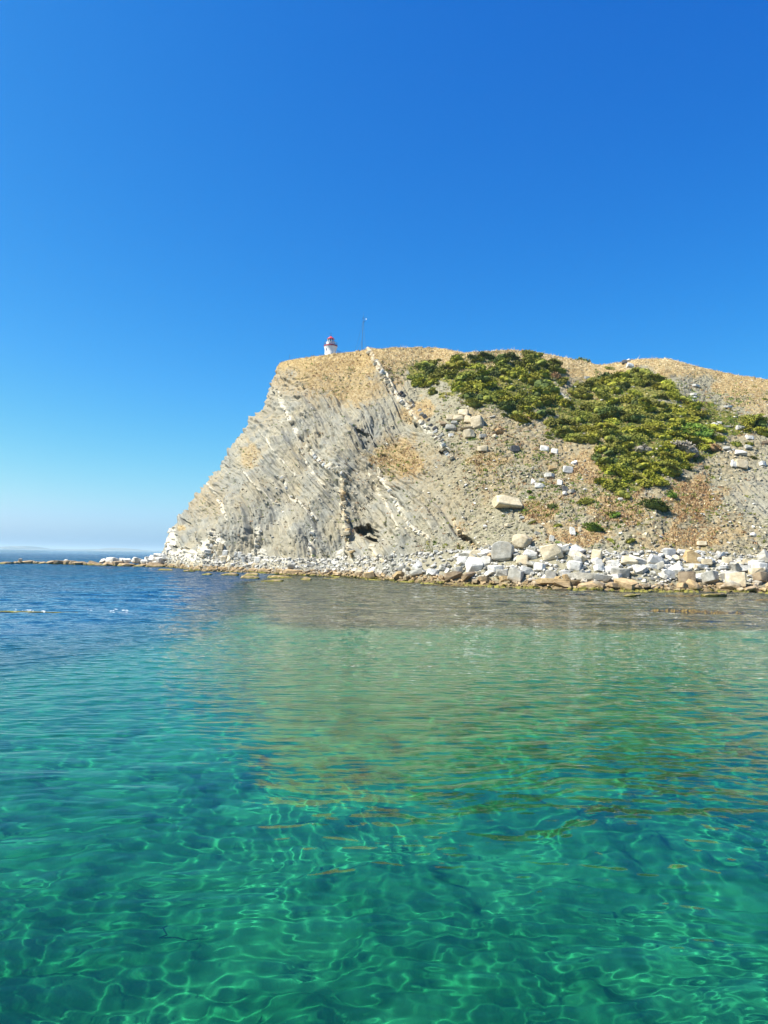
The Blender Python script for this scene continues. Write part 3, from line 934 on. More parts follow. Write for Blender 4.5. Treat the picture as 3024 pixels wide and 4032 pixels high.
    (V15, 1522, 726, 68, 52, 'block', 'white', .4, 'layered white block, largest of the slope stones below the shrubs'),
    (V15, 1376, 772, 92, 36, 'slab', 'white', .1, 'long flat white stone below the small sandy rock'),
    (V15, 1461, 831, 44, 42, 'block', 'white', .3, 'white cube with a dark side below the layered white block'),
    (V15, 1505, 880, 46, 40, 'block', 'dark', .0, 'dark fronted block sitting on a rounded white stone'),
    (V15, 1501, 916, 42, 36, 'round', 'white', .0, 'rounded white stone under the dark fronted block'),
    (V15, 1560, 906, 66, 36, 'slab', 'grey', .1, 'grey slab right of the rounded white stone'),
    (V15, 1300, 853, 76, 48, 'wedge', 'white', .1, 'broad pale rock at the left of the slope stones'),
    (V15, 1245, 822, 36, 52, 'wedge', 'white', .2, 'upright pale rock, leftmost of the slope stones'),
    (V15, 1312, 812, 42, 30, 'block', 'grey', .1, 'small dark sided block behind the broad pale rock'),
]
count = 0
for (vf, x, y, w, h, kind, col, tilt, lab) in HERO:
    xd, yd = vf(x, y)
    scl = {V7: 2.552, V8: 2.6587, V3: 2.212, V4: 2.143, V15: 2.074}[vf]
    wd, hd = w / scl / K, h / scl / K
    # rest the stone's lower third on the ground met at its lower part in the picture
    G, n, dist = ground_at(xd, min(yd + hd * .42, pl(FOOT, xd) + 1))
    W = wd * mpp(dist); H = hd * mpp(dist)
    size = (W * 1.06, W * (.62 if kind == 'slab' else .8) if W < 4 * H else H * 2.2, H * (1.12 if W < 3 * H else .95))
    ctr = at_depth(xd * K, yd * K, dist + size[1] * .12)
    o = put_rock('boulder', kind, col, (ctr.x, ctr.y, ctr.z - H * .04), size, (random.uniform(-.34, -.12), -tilt * .9 if False else tilt * .6, random.uniform(-.45, .15)))
    tag(o, lab, 'boulder')
    count += 1

# the rest of the shore rubble: countable boulders, then small stuff
ZONES = [(420, 'under the pale point'), (520, 'below the cliff flank'), (620, 'by the wet rocks'),
         (700, 'by the black wet rock'), (780, 'below the cliff rib'), (850, 'below the cave'), (930, 'right of the cave'),
         (1010, 'under the lowest scrub'), (1065, 'below the dark cleft'), (1125, 'below the biggest grey boulder'), (1180, 'below the large tan boulder'),
         (1240, 'right of the large tan boulder'), (1290, 'left of the two stacked blocks'), (1345, 'right of the two stacked blocks'), (1405, 'left of the bright white pair'),
         (1460, 'below the bright white pair'), (1510, 'below the orange tan block'), (1570, 'right of the orange tan block'), (1625, 'left of the flat topped boulder'),
         (1900, 'by the right edge')]
ROWN = ('at the water edge', 'low in the rubble', 'in mid rubble', 'high in the rubble', 'at the top of the rubble')
SHP = {'block': 'squared block', 'slab': 'flat slab', 'wedge': 'pointed stone', 'round': 'rounded stone'}
ORD = ['first', 'second', 'third', 'fourth', 'fifth', 'sixth', 'seventh', 'eighth', 'ninth', 'tenth', 'eleventh', 'twelfth', 'thirteenth', 'fourteenth', 'fifteenth',
       'sixteenth', 'seventeenth', 'eighteenth', 'nineteenth', 'twentieth', 'twenty first', 'twenty second', 'twenty third', 'twenty fourth', 'twenty fifth',
       'twenty sixth', 'twenty seventh', 'twenty eighth', 'twenty ninth', 'thirtieth', 'thirty first', 'thirty second', 'thirty third', 'thirty fourth', 'thirty fifth']


def shore_label(xd, tt, sz, kind, col):
    z = next(n for lim, n in ZONES if xd < lim)
    row = ROWN[min(4, int(tt * 5))]
    size = 'small' if sz < .95 else ('mid'if sz < 1.5 else 'big')
    return f"{size} {'brown grey' if col == 'brown' else col} {SHP[kind]} {row}, {z}"


placed = []
nn = 0
tries = 0
while nn < 180 and tries < 6000:
    tries += 1
    xd = rr.uniform(620, 1720) if rr.random() < .85 else rr.uniform(345, 640)
    dens = np.interp(xd, [345, 500, 620, 760, 950, 1060, 1400, 1700], [.3, .12, .12, .3, .85, 1, 1, 1])
    if rr.random() > dens: continue
    b0, f0 = pl(BASE, xd), pl(FOOT, xd)
    tt = rr.random()
    yd = f0 - 1 + (b0 + 5 - f0) * tt
    G, n, dist = ground_at(xd, yd)
    sz = (0.6 + 2.0 * rr.random() ** 2.0) * np.interp(xd, [345, 800, 1060, 1700], [.75, .8, 1.0, 1.1])
    if any((xd - a) ** 2 + ((yd - b) * 1.6) ** 2 < ((sz / mpp(dist) + s) * .36) ** 2 for a, b, s in placed): continue
    placed.append((xd, yd, sz / mpp(dist)))
    kind = rr.choice(['block', 'slab', 'wedge', 'wedge', 'wedge', 'slab', 'round'])
    col = rr.choice(['white', 'white', 'cream', 'grey', 'grey']) if tt > .25 else rr.choice(['tan', 'tan', 'brown', 'grey'])
    size = (sz * rr.uniform(.9, 1.35), sz * rr.uniform(.7, 1), sz * rr.uniform(.35, .75))
    o = put_rock('boulder', str(kind), str(col), G + Vector((0, -.25, size[2] * .25)), size, (rr.normal() * .38, rr.normal() * .34, rr.uniform(-3.1, 3.1)))
    tag(o, shore_label(xd, tt, sz, str(kind), str(col)), 'boulder', 'boulders in the shore rubble')
    nn += 1


def scatter_rocks(name, pts, sizes, mats, rnds, flat=.55, mi=None):
    """many small stones joined into one stuff mesh"""
    base = [hull_mesh('tmp_stone', rock_pts(np.random.default_rng(100 + k), 'wedge' if k % 2 else 'block'), 0) for k in range(5)]
    VV, FF = [], []
    for b in base:
        v = np.empty(len(b.vertices) * 3); b.vertices.foreach_get('co', v); VV.append(v.reshape(-1, 3))
        FF.append(np.array([tuple(p_.vertices) for p_ in b.polygons]))
    out_v, out_f, out_m, off = [], [], [], 0
    which = rnds.integers(5, size=len(pts))
    A = rnds.uniform(-3.14, 3.14, len(pts)); B = rnds.normal(0, .35, len(pts)); C_ = rnds.normal(0, .35, len(pts))
    for i in range(len(pts)):
        v = VV[which[i]] * np.array([sizes[i] * 1.25, sizes[i], sizes[i] * flat])
        R = np.array(Euler((B[i], C_[i], A[i])).to_matrix())
        out_v.append(v @ R.T + pts[i]); f = FF[which[i]]
        out_f.append(f + off); off += len(v)
        if mi is not None: out_m.append(np.full(len(f), mi[i]))
    for b in base: bpy.data.meshes.remove(b)
    return link(bpy.data.objects.new(name, raw_mesh(name, np.concatenate(out_v), np.concatenate(out_f), mats, False,
                                                    np.concatenate(out_m) if mi is not None else None)))


# small shore rubble
pts, sz, mi = [], [], []
LR, LC = LAND.shape[:2]
bidx = rr.integers(8, NB + 5, 9000); cidx = rr.integers(NWRAP + 2, LC - 4, 9000)
for i, j in zip(bidx, cidx):
    xd = ppx[i, j]
    if rr.random() > np.interp(xd, [345, 620, 800, 1000, 1700], [.8, .75, .8, .5, .45]): continue
    P_ = LAND[i, j]
    if P_[2] < -.2: continue
    s = (.16 + .5 * rr.random() ** 2.2)
    pts.append(P_ + [rr.uniform(-.2, .2), rr.uniform(-.2, .2), s * .12]); sz.append(s)
    mi.append(1 if P_[2] < .9 and rr.random() < .75 else (2 if rr.random() < .25 else 0))
o = scatter_rocks('shore_rubble', pts, sz, [RM['white'], RM['tan'], RM['grey']], rr, .6, mi)
tag(o, 'white broken stones filling the gaps between the shore boulders', 'rubble', kind='stuff')

# scree: small stones all over the slope
pts, sz, mi = [], [], []
ii = rr.integers(NB + 4, NB + NS - 2, 60000); jj = rr.integers(NWRAP + 2, LC - 2, 60000)
for i, j in zip(ii, jj):
    P_ = LAND[i, j]
    if ppx[i, j] > 1700: continue
    g = grass[i, j]; ro = rocky[i, j]
    k = .15 * (1 - .95 * min(g, 1)) * (1 - .3 * ro) + .07
    if rr.random() > k: continue
    s = .12 + .36 * rr.random() ** 3.5 * (1 if ro < .5 else .8)
    pts.append(P_ + [0, 0, s * .1]); sz.append(s)
    mi.append(rr.choice([0, 1, 1, 2, 2, 2, 2, 2, 2, 2, 2, 2]))
o = scatter_rocks('scree', pts, sz, [RM['white'], RM['cream'], RM['scree']], rr, .5, mi)
tag(o, 'loose small grey and cream stones strewn over the slope', 'scree', kind='stuff')

# ledge of squared tan blocks at the foot of the point, and the low brown reef running out to the left
for row in range(2):
    k = 0
    xd = 352.0
    while xd < 655:
        f0 = pl(FOOT, xd)
        G = on_plane(xd * K, (f0 - .3) * K)
        w_ = rr.uniform(1.6, 3.2); hgt = rr.uniform(.75, 1.0)
        if row == 0 or xd < 560:
            o = put_rock('ledge_block', 'block', 'tan' if row == 0 else 'cream', (G.x, G.y + 1.0 + row * 1.7, hgt * .36 + row * .95), (w_ * .98, rr.uniform(1.9, 2.6), hgt * (1.25 if row == 0 else 1.1)),
                         (rr.normal() * .03, rr.normal() * .03, rr.normal() * .08 - .15))
            tag(o, f"{'tan' if row == 0 else 'cream'} ledge block, {ORD[k]} from the left in the {'lower' if row == 0 else 'upper'} row",
                'rock', 'lower ledge blocks' if row == 0 else 'upper ledge blocks')
        xd += w_ / mpp(G.y) * .97
        k += 1
kr = 0
REEF_F = [(-60, 1217), (0, 1218), (60, 1217), (120, 1219), (200, 1221), (260, 1223), (345, 1225)]
xd = -50.0
while xd < 345:
    f0 = pl(REEF_F, xd)
    G = on_plane(xd * K, f0 * K)
    hgt = np.interp(xd, [-50, 0, 100, 200, 280, 345], [.4, .5, .8, 1.1, 1.25, 1.4]) * rr.uniform(.6, 1.25)
    w_ = rr.uniform(2.0, 4.5)
    o = put_rock('reef_rock', str(rr.choice(['round', 'slab', 'wedge'])), 'brown', (G.x, G.y + rr.uniform(.2, 2.0), hgt * .22),
                 (w_ * 1.15, rr.uniform(2.5, 4), hgt * 1.5), (rr.normal() * .06, rr.normal() * .06, rr.uniform(-.4, .4)))
    tag(o, f"low brown reef rock, {ORD[kr]} from the left in the reef off the point", 'rock', 'low reef rocks')
    kr += 1
    xd += w_ / mpp(G.y) * .72
xd = 205.0
while xd < 352:
    f0 = pl(REEF_F, xd)
    G = on_plane(xd * K, f0 * K)
    w_ = rr.uniform(1.2, 2.6)
    rise = float(np.interp(xd, [205, 300, 330, 350], [1.7, 1.9, 3.0, 4.6]))
    kp = kp + 1 if xd > 206 else 0
    for lev in range(1 if xd < 300 else 3):
        o = put_rock('point_rock', str(rr.choice(['wedge', 'block', 'slab'])), 'white', (G.x + rr.uniform(-.5, .5), G.y + 3.5 + rr.uniform(-.5, 1), rise * (lev + 1) / (1 if xd < 300 else 3) - .45),
                     (w_ * 1.2, 2.6, rr.uniform(.9, 1.7)), (rr.normal() * .15, rr.normal() * .15, rr.uniform(-.6, .6)))
        tag(o, f"chalk white rock behind the brown reef, {ORD[kp]} from the left{('', ', middle of its heap', ', top of its heap')[lev]}", 'rock', 'white rocks at the tip of the point')
    xd += w_ / mpp(G.y) * .9
for (x, y, lab) in [(70, 2214, 'small white stone in the thin left part of the reef'), (137, 2221, 'small white stone at the water in front of the reef'),
                    (250, 2210, 'small white stone on top of the reef')]:
    G = on_plane(x, pl(REEF_F, x / K) * K)
    o = put_rock('stone', 'round', 'white', (G.x, G.y - .1 if y > 2218 else G.y + 1.5, .25 if y > 2218 else 1.0), (1.1, .9, .9), (0, 0, 0))
    tag(o, lab, 'stone')

# rocks awash in front of the shore
AWASH = [(358, 1230, 40, 5, 'brown', 'flat dark rock awash in front of the pale point'), (408, 1232, 30, 7, 'brown', 'pointed dark rock awash with a little foam'),
         (441, 1238, 34, 9, 'brown', 'low tilted dark rock awash left of a chain of wet rocks'), (496, 1240, 40, 8, 'brown', 'jagged brown wet rock in the shallows'),
         (544, 1240, 42, 9, 'tan', 'yellowish weed covered rock in the shallows'), (540, 1246, 40, 9, 'dark', 'black slanted rock in front of the yellowish rock'),
         (605, 1246, 60, 7, 'tan', 'flat tan wet rock along the shallows'), (663, 1250, 36, 8, 'dark', 'black tilted rock at the foot of the cliff shallows'),
         (588, 1254, 56, 6, 'brown', 'low orange brown weed bank in the water'), (703, 1249, 60, 6, 'tan', 'long low tan wet ledge by the water')]
for (xd, yd, wd, hd, col, lab) in AWASH:
    G = on_plane(xd * K, (yd + hd * .4) * K)
    m_ = mpp(G.y)
    o = put_rock('awash_rock', 'wedge', col, (G.x, G.y + .5, hd * m_ * .06), (wd * m_ * rr.uniform(.8, 1.1), 2.4, hd * m_ * 1.5), (rr.uniform(-.1, .15), rr.uniform(-.08, .08), rr.uniform(-.3, .3)))
    tag(o, lab, 'rock')
for (xd, yd, wd, hd, lab, col) in [((2400 + 1090 / 2.6587) / K, (1900 + 1170 / 2.6587) / K, 93 / K * 1, 12, 'slanted brown slab rising from the water, shaded on its right', 'brown'),
                                   ((2400 + 235 / 2.6587) / K, (2100 + 655 / 2.6587) / K, 75 / K, 6, 'small dark weedy rock awash off the shore', 'dark')]:
    G = on_plane(xd * K, (yd + hd * .35) * K); m_ = mpp(G.y)
    o = put_rock('awash_rock', 'wedge' if hd > 8 else 'slab', col, (G.x, G.y, .12), (wd * m_ * 1.1, 1.6, hd * m_ * .9), (0, -.1, .1))
    tag(o, lab, 'rock')


# ---- joint blocks of the white beds: parts of the cliff
def bed_blocks(pts, step, size, colr, jitter=.2, skip=.0, lo=0, both=0):
    L = 0; segs = []
    for (x0, y0), (x1, y1) in zip(pts[:-1], pts[1:]):
        l = math.hypot(x1 - x0, y1 - y0); segs.append((L, l, x0, y0, x1, y1)); L += l
    s_ = 0.0; n_ = 0
    while s_ < L:
        for (a, l, x0, y0, x1, y1) in segs:
            if a <= s_ <= a + l:
                f = (s_ - a) / l; xx, yy = x0 + (x1 - x0) * f, y0 + (y1 - y0) * f
                ang = math.atan2(y1 - y0, x1 - x0)
        k_ = rr.uniform(.7, 1.35)
        if rr.random() > skip:
            off = rr.choice([-1, 0, 1]) * both
            G, n, dist = ground_at(xx + off, yy)
            m_ = mpp(dist)
            o = put_rock('bed_block', str(rr.choice(['block', 'block', 'wedge'])), str(rr.choice(colr)), G + Vector((0, rr.uniform(-.2, .22), 0)),
                         (step * k_ * m_ * .92, size * rr.uniform(.8, 1.3), size * rr.uniform(.75, 1.25)), (rr.normal() * .08, ang + rr.normal() * .08, rr.normal() * .12))
            o.parent = headland
            n_ += 1
        s_ += step * k_
    return n_


nb = 0
for pts, hw, yel in BEDS[:12]:
    big = hw >= .5
    nb += bed_blocks(pts, 6.5 if big else 5.0, hw * 1.9, ['cream', 'tan'] if yel > .5 else (['white', 'cream', 'cream', 'grey'] if big else ['white', 'cream']), skip=.34 if big else .4, both=2.5 if big else 0)
nb += bed_blocks([(868, 850), (905, 885), (935, 925), (960, 955)], 8, 1.0, ['grey', 'white', 'dark'], skip=.25, both=3)
nb += bed_blocks([(748, 912), (775, 925), (805, 942)], 7, .55, ['grey', 'dark'], skip=.3)
nb += bed_blocks([(450, 1193), (490, 1196), (540, 1200)], 11, 1.3, ['cream', 'white'], skip=.1)
nb += bed_blocks([(440, 1204), (500, 1207), (560, 1210)], 12, 1.2, ['cream', 'white'], skip=.1)
nb += bed_blocks([(458, 1180), (482, 1183)], 10, 1.2, ['cream', 'white'], skip=.1)
print('bed blocks', nb, 'boulders', count + nn)
# ---------------------------------------------------------------- lighthouse, mast, posts
def paint(name, c, rough=.6, metal=0.0, dirt=.25):
    t = NT(name)
    p = t.pos()
    n = t.noise(t.scale(p, (1, 1, .4)), 1.6, 5, .7)
    col = t.mix(t.math('MULTIPLY', t.ramp(n, [(.45, 0.), (.75, 1.)]), dirt), c, tuple(v * .55 for v in c))
    return t.surf(col, rough, t.bump(t.noise(p, 14, 3), .15, .02), .4, Metallic=metal)


M_WHITE = paint('white_paint', (.80, .79, .76), .7, 0, .18)
M_RED = paint('red_paint', (.55, .045, .06), .5)
M_DARKRED = paint('dark_red_paint', (.30, .03, .05), .55)
M_STEEL = paint('blue_grey_steel', (.10, .17, .23), .5)
M_BLACK = paint('dark_metal', (.03, .035, .05), .5)
M_LENS = paint('lens_brass', (.25, .22, .12), .3)
tg = NT('lantern_glass')
g1 = tg.node('ShaderNodeBsdfTransparent'); g2 = tg.node('ShaderNodeBsdfGlossy', i_Roughness=.05); g1.inputs[0].default_value = (.8, .88, .9, 1)
mxg = tg.node('ShaderNodeMixShader', i_0=.22); tg.l.new(g1.outputs[0], mxg.inputs[1]); tg.l.new(g2.outputs[0], mxg.inputs[2]); tg.l.new(mxg.outputs[0], tg.out.inputs['Surface'])
M_GLASS = tg.m


class MB:
    def __init__(s): s.V = []; s.F = []

    def lathe(s, prof, n=32, a0=0, a1=2 * math.pi, c=(0, 0, 0)):
        full = abs(a1 - a0 - 2 * math.pi) < 1e-6
        m = n if full else n + 1
        b = len(s.V)
        for (r, z) in prof:
            for k in range(m):
                a = a0 + (a1 - a0) * k / n
                s.V.append((c[0] + r * math.cos(a), c[1] + r * math.sin(a), c[2] + z))
        for i in range(len(prof) - 1):
            for k in range(n):
                k2 = (k + 1) % m
                s.F.append((b + i * m + k, b + i * m + k2, b + (i + 1) * m + k2, b + (i + 1) * m + k))
        return s

    def bar(s, p, q, r, n=8, r2=None):
        p, q = Vector(p), Vector(q); d_ = (q - p).normalized()
        u = d_.orthogonal().normalized(); v = d_.cross(u)
        b = len(s.V); r2 = r if r2 is None else r2
        for P_, R_ in ((p, r), (q, r2)):
            for k in range(n):
                a = 2 * math.pi * k / n
                s.V.append(tuple(P_ + (u * math.cos(a) + v * math.sin(a)) * R_))
        for k in range(n):
            s.F.append((b + k, b + (k + 1) % n, b + n + (k + 1) % n, b + n + k))
        s.V.append(tuple(p)); s.V.append(tuple(q)); e = len(s.V)
        for k in range(n):
            s.F.append((b + (k + 1) % n, b + k, e - 2, e - 2)); s.F.append((b + n + k, b + n + (k + 1) % n, e - 1, e - 1))
        return s

    def box(s, c, sz, rz=0):
        b = len(s.V); ca, sa = math.cos(rz), math.sin(rz)
        for x in (-.5, .5):
            for y in (-.5, .5):
                for z in (-.5, .5):
                    X_, Y_ = x * sz[0], y * sz[1]
                    s.V.append((c[0] + X_ * ca - Y_ * sa, c[1] + X_ * sa + Y_ * ca, c[2] + z * sz[2]))
        for f in ((0, 1, 3, 2), (4, 6, 7, 5), (0, 4, 5, 1), (2, 3, 7, 6), (0, 2, 6, 4), (1, 5, 7, 3)): s.F.append(tuple(b + i for i in f))
        return s

    def ball(s, c, r, n=12):
        return s.lathe([(max(.001, r * math.sin(math.pi * k / 8)), -r * math.cos(math.pi * k / 8)) for k in range(9)], n, c=c)

    def build(s, name, mat, parent=None, smooth=False):
        me = bpy.data.meshes.new(name)
        F = [tuple(dict.fromkeys(f)) for f in s.F]
        me.from_pydata(s.V, [], F); me.update()
        me.materials.append(mat)
        for p_ in me.polygons: p_.use_smooth = smooth
        return link(bpy.data.objects.new(name, me), parent)


def crest_depth(xd):
    j = int(np.argmin(np.abs(ppx[NB + NS - 2, NWRAP:] - xd))) + NWRAP
    return float(LAND[NB + NS - 2, j, 1])


def back_z(xd, y):
    """ground height behind the crest"""
    j = int(np.argmin(np.abs(ppx[NB + NS - 2, NWRAP:] - xd))) + NWRAP
    col = LAND[NB + NS - 3:, j]
    return float(np.interp(y, col[:, 1], col[:, 2]))


def lighthouse():
    px, yd = 1302.0, crest_depth(1302 / K) + 3.2
    m_ = yd / FPX
    c0 = at_depth(px, 1365.0, yd)                  # centre of the gallery deck
    base_z = back_z(px / K, yd) - .3
    e = bpy.data.objects.new('lighthouse', None); link(e); e.location = (c0.x, c0.y, base_z)
    tag(e, 'small white round lighthouse with red gallery and red lantern roof on the cliff top', 'lighthouse')
    g = c0.z - base_z                              # deck height above the base
    R = 22.8 * m_
    tw = MB().lathe([(R * 1.05, 0), (R * 1.0, g * .5), (R * .99, g - 22 * m_), (R * 1.03, g - 12 * m_), (R * 1.1, g - 6 * m_), (R * 1.17, g - 1.2 * m_)], 48)
    tw.build('tower', M_WHITE, e, True)
    rail_r = 27.0 * m_
    MB().lathe([(R * 1.0, g - 1.2 * m_), (rail_r, g - 1.2 * m_), (rail_r, g + 3.6 * m_), (rail_r - .06, g + 3.8 * m_), (R * .8, g + 3.8 * m_)], 48).build('gallery_deck', M_DARKRED, e)
    bw = MB()
    rd = 18.0 * m_
    MB().lathe([(rd, g + 3 * m_), (rd, g + 16 * m_), (rd * 1.03, g + 16.2 * m_), (rd * 1.03, g + 17.6 * m_), (rd * .7, g + 17.8 * m_)], 40).build('lantern_base', M_WHITE, e, False)
    for a, z, w_, h_ in ((-1.75, g + 9.5 * m_, .2, .45),):
        MB().box((rd * math.cos(a), rd * math.sin(a), z), (w_, .14, h_), a + math.pi / 2).build('vent', M_BLACK, e)
    MB().box((R * 1.0 * math.cos(-2.35), R * 1.0 * math.sin(-2.35), g - 15.5 * m_), (.28, .16, .55), -2.35 + math.pi / 2).build('window', M_BLACK, e)
    # railing
    ra = MB()
    zr0, zr1 = g + 3.8 * m_, g + 15 * m_
    for k in range(20):
        a = 2 * math.pi * k / 20
        ra.bar((rail_r * .98 * math.cos(a), rail_r * .98 * math.sin(a), zr0), (rail_r * .98 * math.cos(a), rail_r * .98 * math.sin(a), zr1), .022, 6)
    for z in (zr1, (zr0 + zr1) / 2, zr0 + .12):
        ra.lathe([(rail_r * .98 - .02, z - .02), (rail_r * .98 + .02, z - .02), (rail_r * .98 + .02, z + .02), (rail_r * .98 - .02, z + .02), (rail_r * .98 - .02, z - .02)], 32)
    ra.build('railing', M_STEEL, e)
    rl = 13.2 * m_
    z0, z1 = g + 17.6 * m_, g + 29.5 * m_
    la = MB().lathe([(rl, z0), (rl, z1)], 10).build('lantern_glazing', M_GLASS, e)
    for k in range(10):
        a = 2 * math.pi * k / 10
        MB().bar((rl * math.cos(a), rl * math.sin(a), z0), (rl * math.cos(a), rl * math.sin(a), z1), .045, 6).build('glazing_bar', M_WHITE, e)
    MB().lathe([(.02, z0), (.30, z0), (.22, z0 + .12), (.30, z0 + .25), (.30, z1 - .25), (.1, z1 - .1), (.02, z1 - .1)], 16).build('lamp', M_LENS, e, True)
    rf = 14.8 * m_
    roof = MB().lathe([(rf * .7, z1 - .01), (rf, z1), (rf * 1.04, z1 + .7 * m_), (rf * .80, z1 + 4.2 * m_), (rf * .5, z1 + 8 * m_), (rf * .22, z1 + 11 * m_), (.02, z1 + 13 * m_)], 32).build('roof', M_RED, e, True)
    zt = z1 + 12.5 * m_
    f = MB().ball((0, 0, zt + 1.5 * m_), 2.3 * m_); f.bar((0, 0, zt), (0, 0, zt + 11.5 * m_), .035)
    f.bar((-.3, 0, zt + 11.3 * m_), (.33, 0, zt + 11.3 * m_), .025)
    f.build('finial', M_BLACK, roof)
    # stair rail that runs down to the right of the tower
    p0 = at_depth(1326, 1378, yd) - Vector(e.location); p1 = at_depth(1356, 1392.5, yd + .5) - Vector(e.location)
    h = MB().bar(p0, p1, .05); h.bar(p0 + Vector((0, 0, -.35)), p1 + Vector((0, 0, -.35)), .03)
    h.build('handrail', M_STEEL, e)


def mast():
    yd = crest_depth(1424 / K) + 6
    m_ = yd / FPX
    b = at_depth(1424, 1386, yd)
    e = bpy.data.objects.new('radio_mast', None); link(e)
    bz = back_z(1424 / K, yd) - .3
    e.location = (b.x, b.y, bz)
    tag(e, 'tall thin guyed blue grey radio mast with small aerials on the hilltop', 'mast')
    P = lambda px, py, dy=0: at_depth(px, py, yd + dy) - Vector(e.location)
    p0 = P(1424, 1386); p0.z = 0
    p1 = P(1425.4, 1341); p2 = P(1430, 1269); p3 = P(1430.5, 1251); p4 = P(1432, 1224)
    MB().bar(p0, p1, .07).bar(p1, p2, .06).bar(p2, p3, .05).build('pole', M_STEEL, e)
    MB().bar(p3, p4, .03, 6, .012).build('whip_aerial', M_STEEL, e)
    q = MB().bar(P(1430.3, 1266), P(1437.5, 1267), .05).bar(P(1437.5, 1267), P(1437.5, 1264.5), .05)
    q.build('lower_arm', M_BLACK, e)
    MB().bar(P(1427, 1253), P(1434, 1250.5), .04).bar(P(1427, 1253), P(1430.5, 1256), .04).build('upper_arm', M_BLACK, e)
    MB().bar(P(1430.5, 1258), P(1442, 1257), .02).bar(P(1437.5, 1257), P(1438, 1243), .015).build('side_aerial', M_STEEL, e)
    c = P(1443, 1257)
    dish = MB().lathe([(.02, 0), (.12, .03), (.2, .10), (.21, .11), (.12, .06), (.02, .03)], 16).build('dish', M_WHITE, e, True)
    dish.location = c; dish.rotation_euler = (0, -math.pi / 2, .5)
    MB().bar(P(1426, 1270), P(1434, 1270), .035).build('collar', M_STEEL, e)
    for a, bb, dy in ((P(1428, 1271), (1390, 1384.5), 2.0), (P(1431.5, 1273), (1440.5, 1378), -2.0), (P(1425.4, 1341), (1399.5, 1381), -1.0), (P(1425.4, 1341), (1434.8, 1379), 2.5)):
        q_ = P(bb[0], bb[1], dy); q_.z = back_z(bb[0] / K, yd + dy) - bz - .2
        MB().bar(a, q_, .022, 5).build('guy_wire', M_STEEL, e)


def post():
    yd = crest_depth(1140.8 / K) + 1.0
    a = at_depth(1140.8, 1396, yd); z = back_z(1140.8 / K, yd) - .3
    o = MB().bar((0, 0, 0), (0, 0, a.z - z), .055).build('post', M_STEEL)
    o.location = (a.x, a.y, z)
    tag(o, 'lone thin steel post at the left brink of the cliff top', 'post')


lighthouse(); mast(); post()


# ---------------------------------------------------------------- gull, sunken twig, islands
def gull():
    G = on_plane(743, 2241.5)
    e = bpy.data.objects.new('gull', None); link(e)
    s = 1.35
    ring = [(-.42, .02, .30), (-.30, .05, .30), (-.12, .10, .29), (.05, .115, .30), (.17, .09, .35), (.22, .055, .44), (.25, .058, .50), (.31, .045, .50), (.345, .014, .49), (.40, .006, .475)]
    V, F = [], []
    for (x, r, z) in ring:
        for k in range(10):
            a = 2 * math.pi * k / 10
            V.append((x, r * math.cos(a), z + r * math.sin(a) * .95))
    for i in range(len(ring) - 1):
        for k in range(10): F.append((i * 10 + k, i * 10 + (k + 1) % 10, (i + 1) * 10 + (k + 1) % 10, (i + 1) * 10 + k))
    me = bpy.data.meshes.new('body'); me.from_pydata(V, [], F); me.materials.append(M_WHITE)
    for p_ in me.polygons: p_.use_smooth = True
    link(bpy.data.objects.new('body', me), e)
    for sy in (-1, 1):
        w = MB().bar((-.46, sy * .05, .31), (.08, sy * .10, .35), .015, 8, .06).build('wing', M_STEEL, e, True)
        MB().bar((0, sy * .04, 0), (0, sy * .04, .22), .012, 6).build('leg', M_LENS, e)
    e.scale = (s, s, s); e.location = (G.x, G.y, .12); e.rotation_euler = (0, 0, 2.2)
    tag(e, 'white gull standing on a wet rock below the ledge blocks', 'gull')
    o = put_rock('awash_rock', 'slab', 'brown', (G.x, G.y, 0), (2.2, 1.6, .35), (0, 0, 0)); tag(o, 'flat wet rock under the white gull', 'rock')


gull()


def twig():
    z = -.5
    pts = [(630, 3764), (655, 3752), (641, 3762), (652, 3788), (624, 3796), (690, 3797), (735, 3802), (780, 3800)]
    P = [on_plane(a, b, z) + Vector((0, 0, .02 * (i % 2))) for i, (a, b) in enumerate(pts)]
    m = MB(); c = sum(P, Vector()) / len(P)
    for i in range(len(P) - 1): m.bar(P[i] - c, P[i + 1] - c, .010 if i < 4 else .012, 6, .009)
    o = m.build('twig', M_BLACK); o.location = c
    o.cycles.is_caustics_receiver = True
    tag(o, 'thin dark bent twig drifting under the clear water', 'twig')


twig()


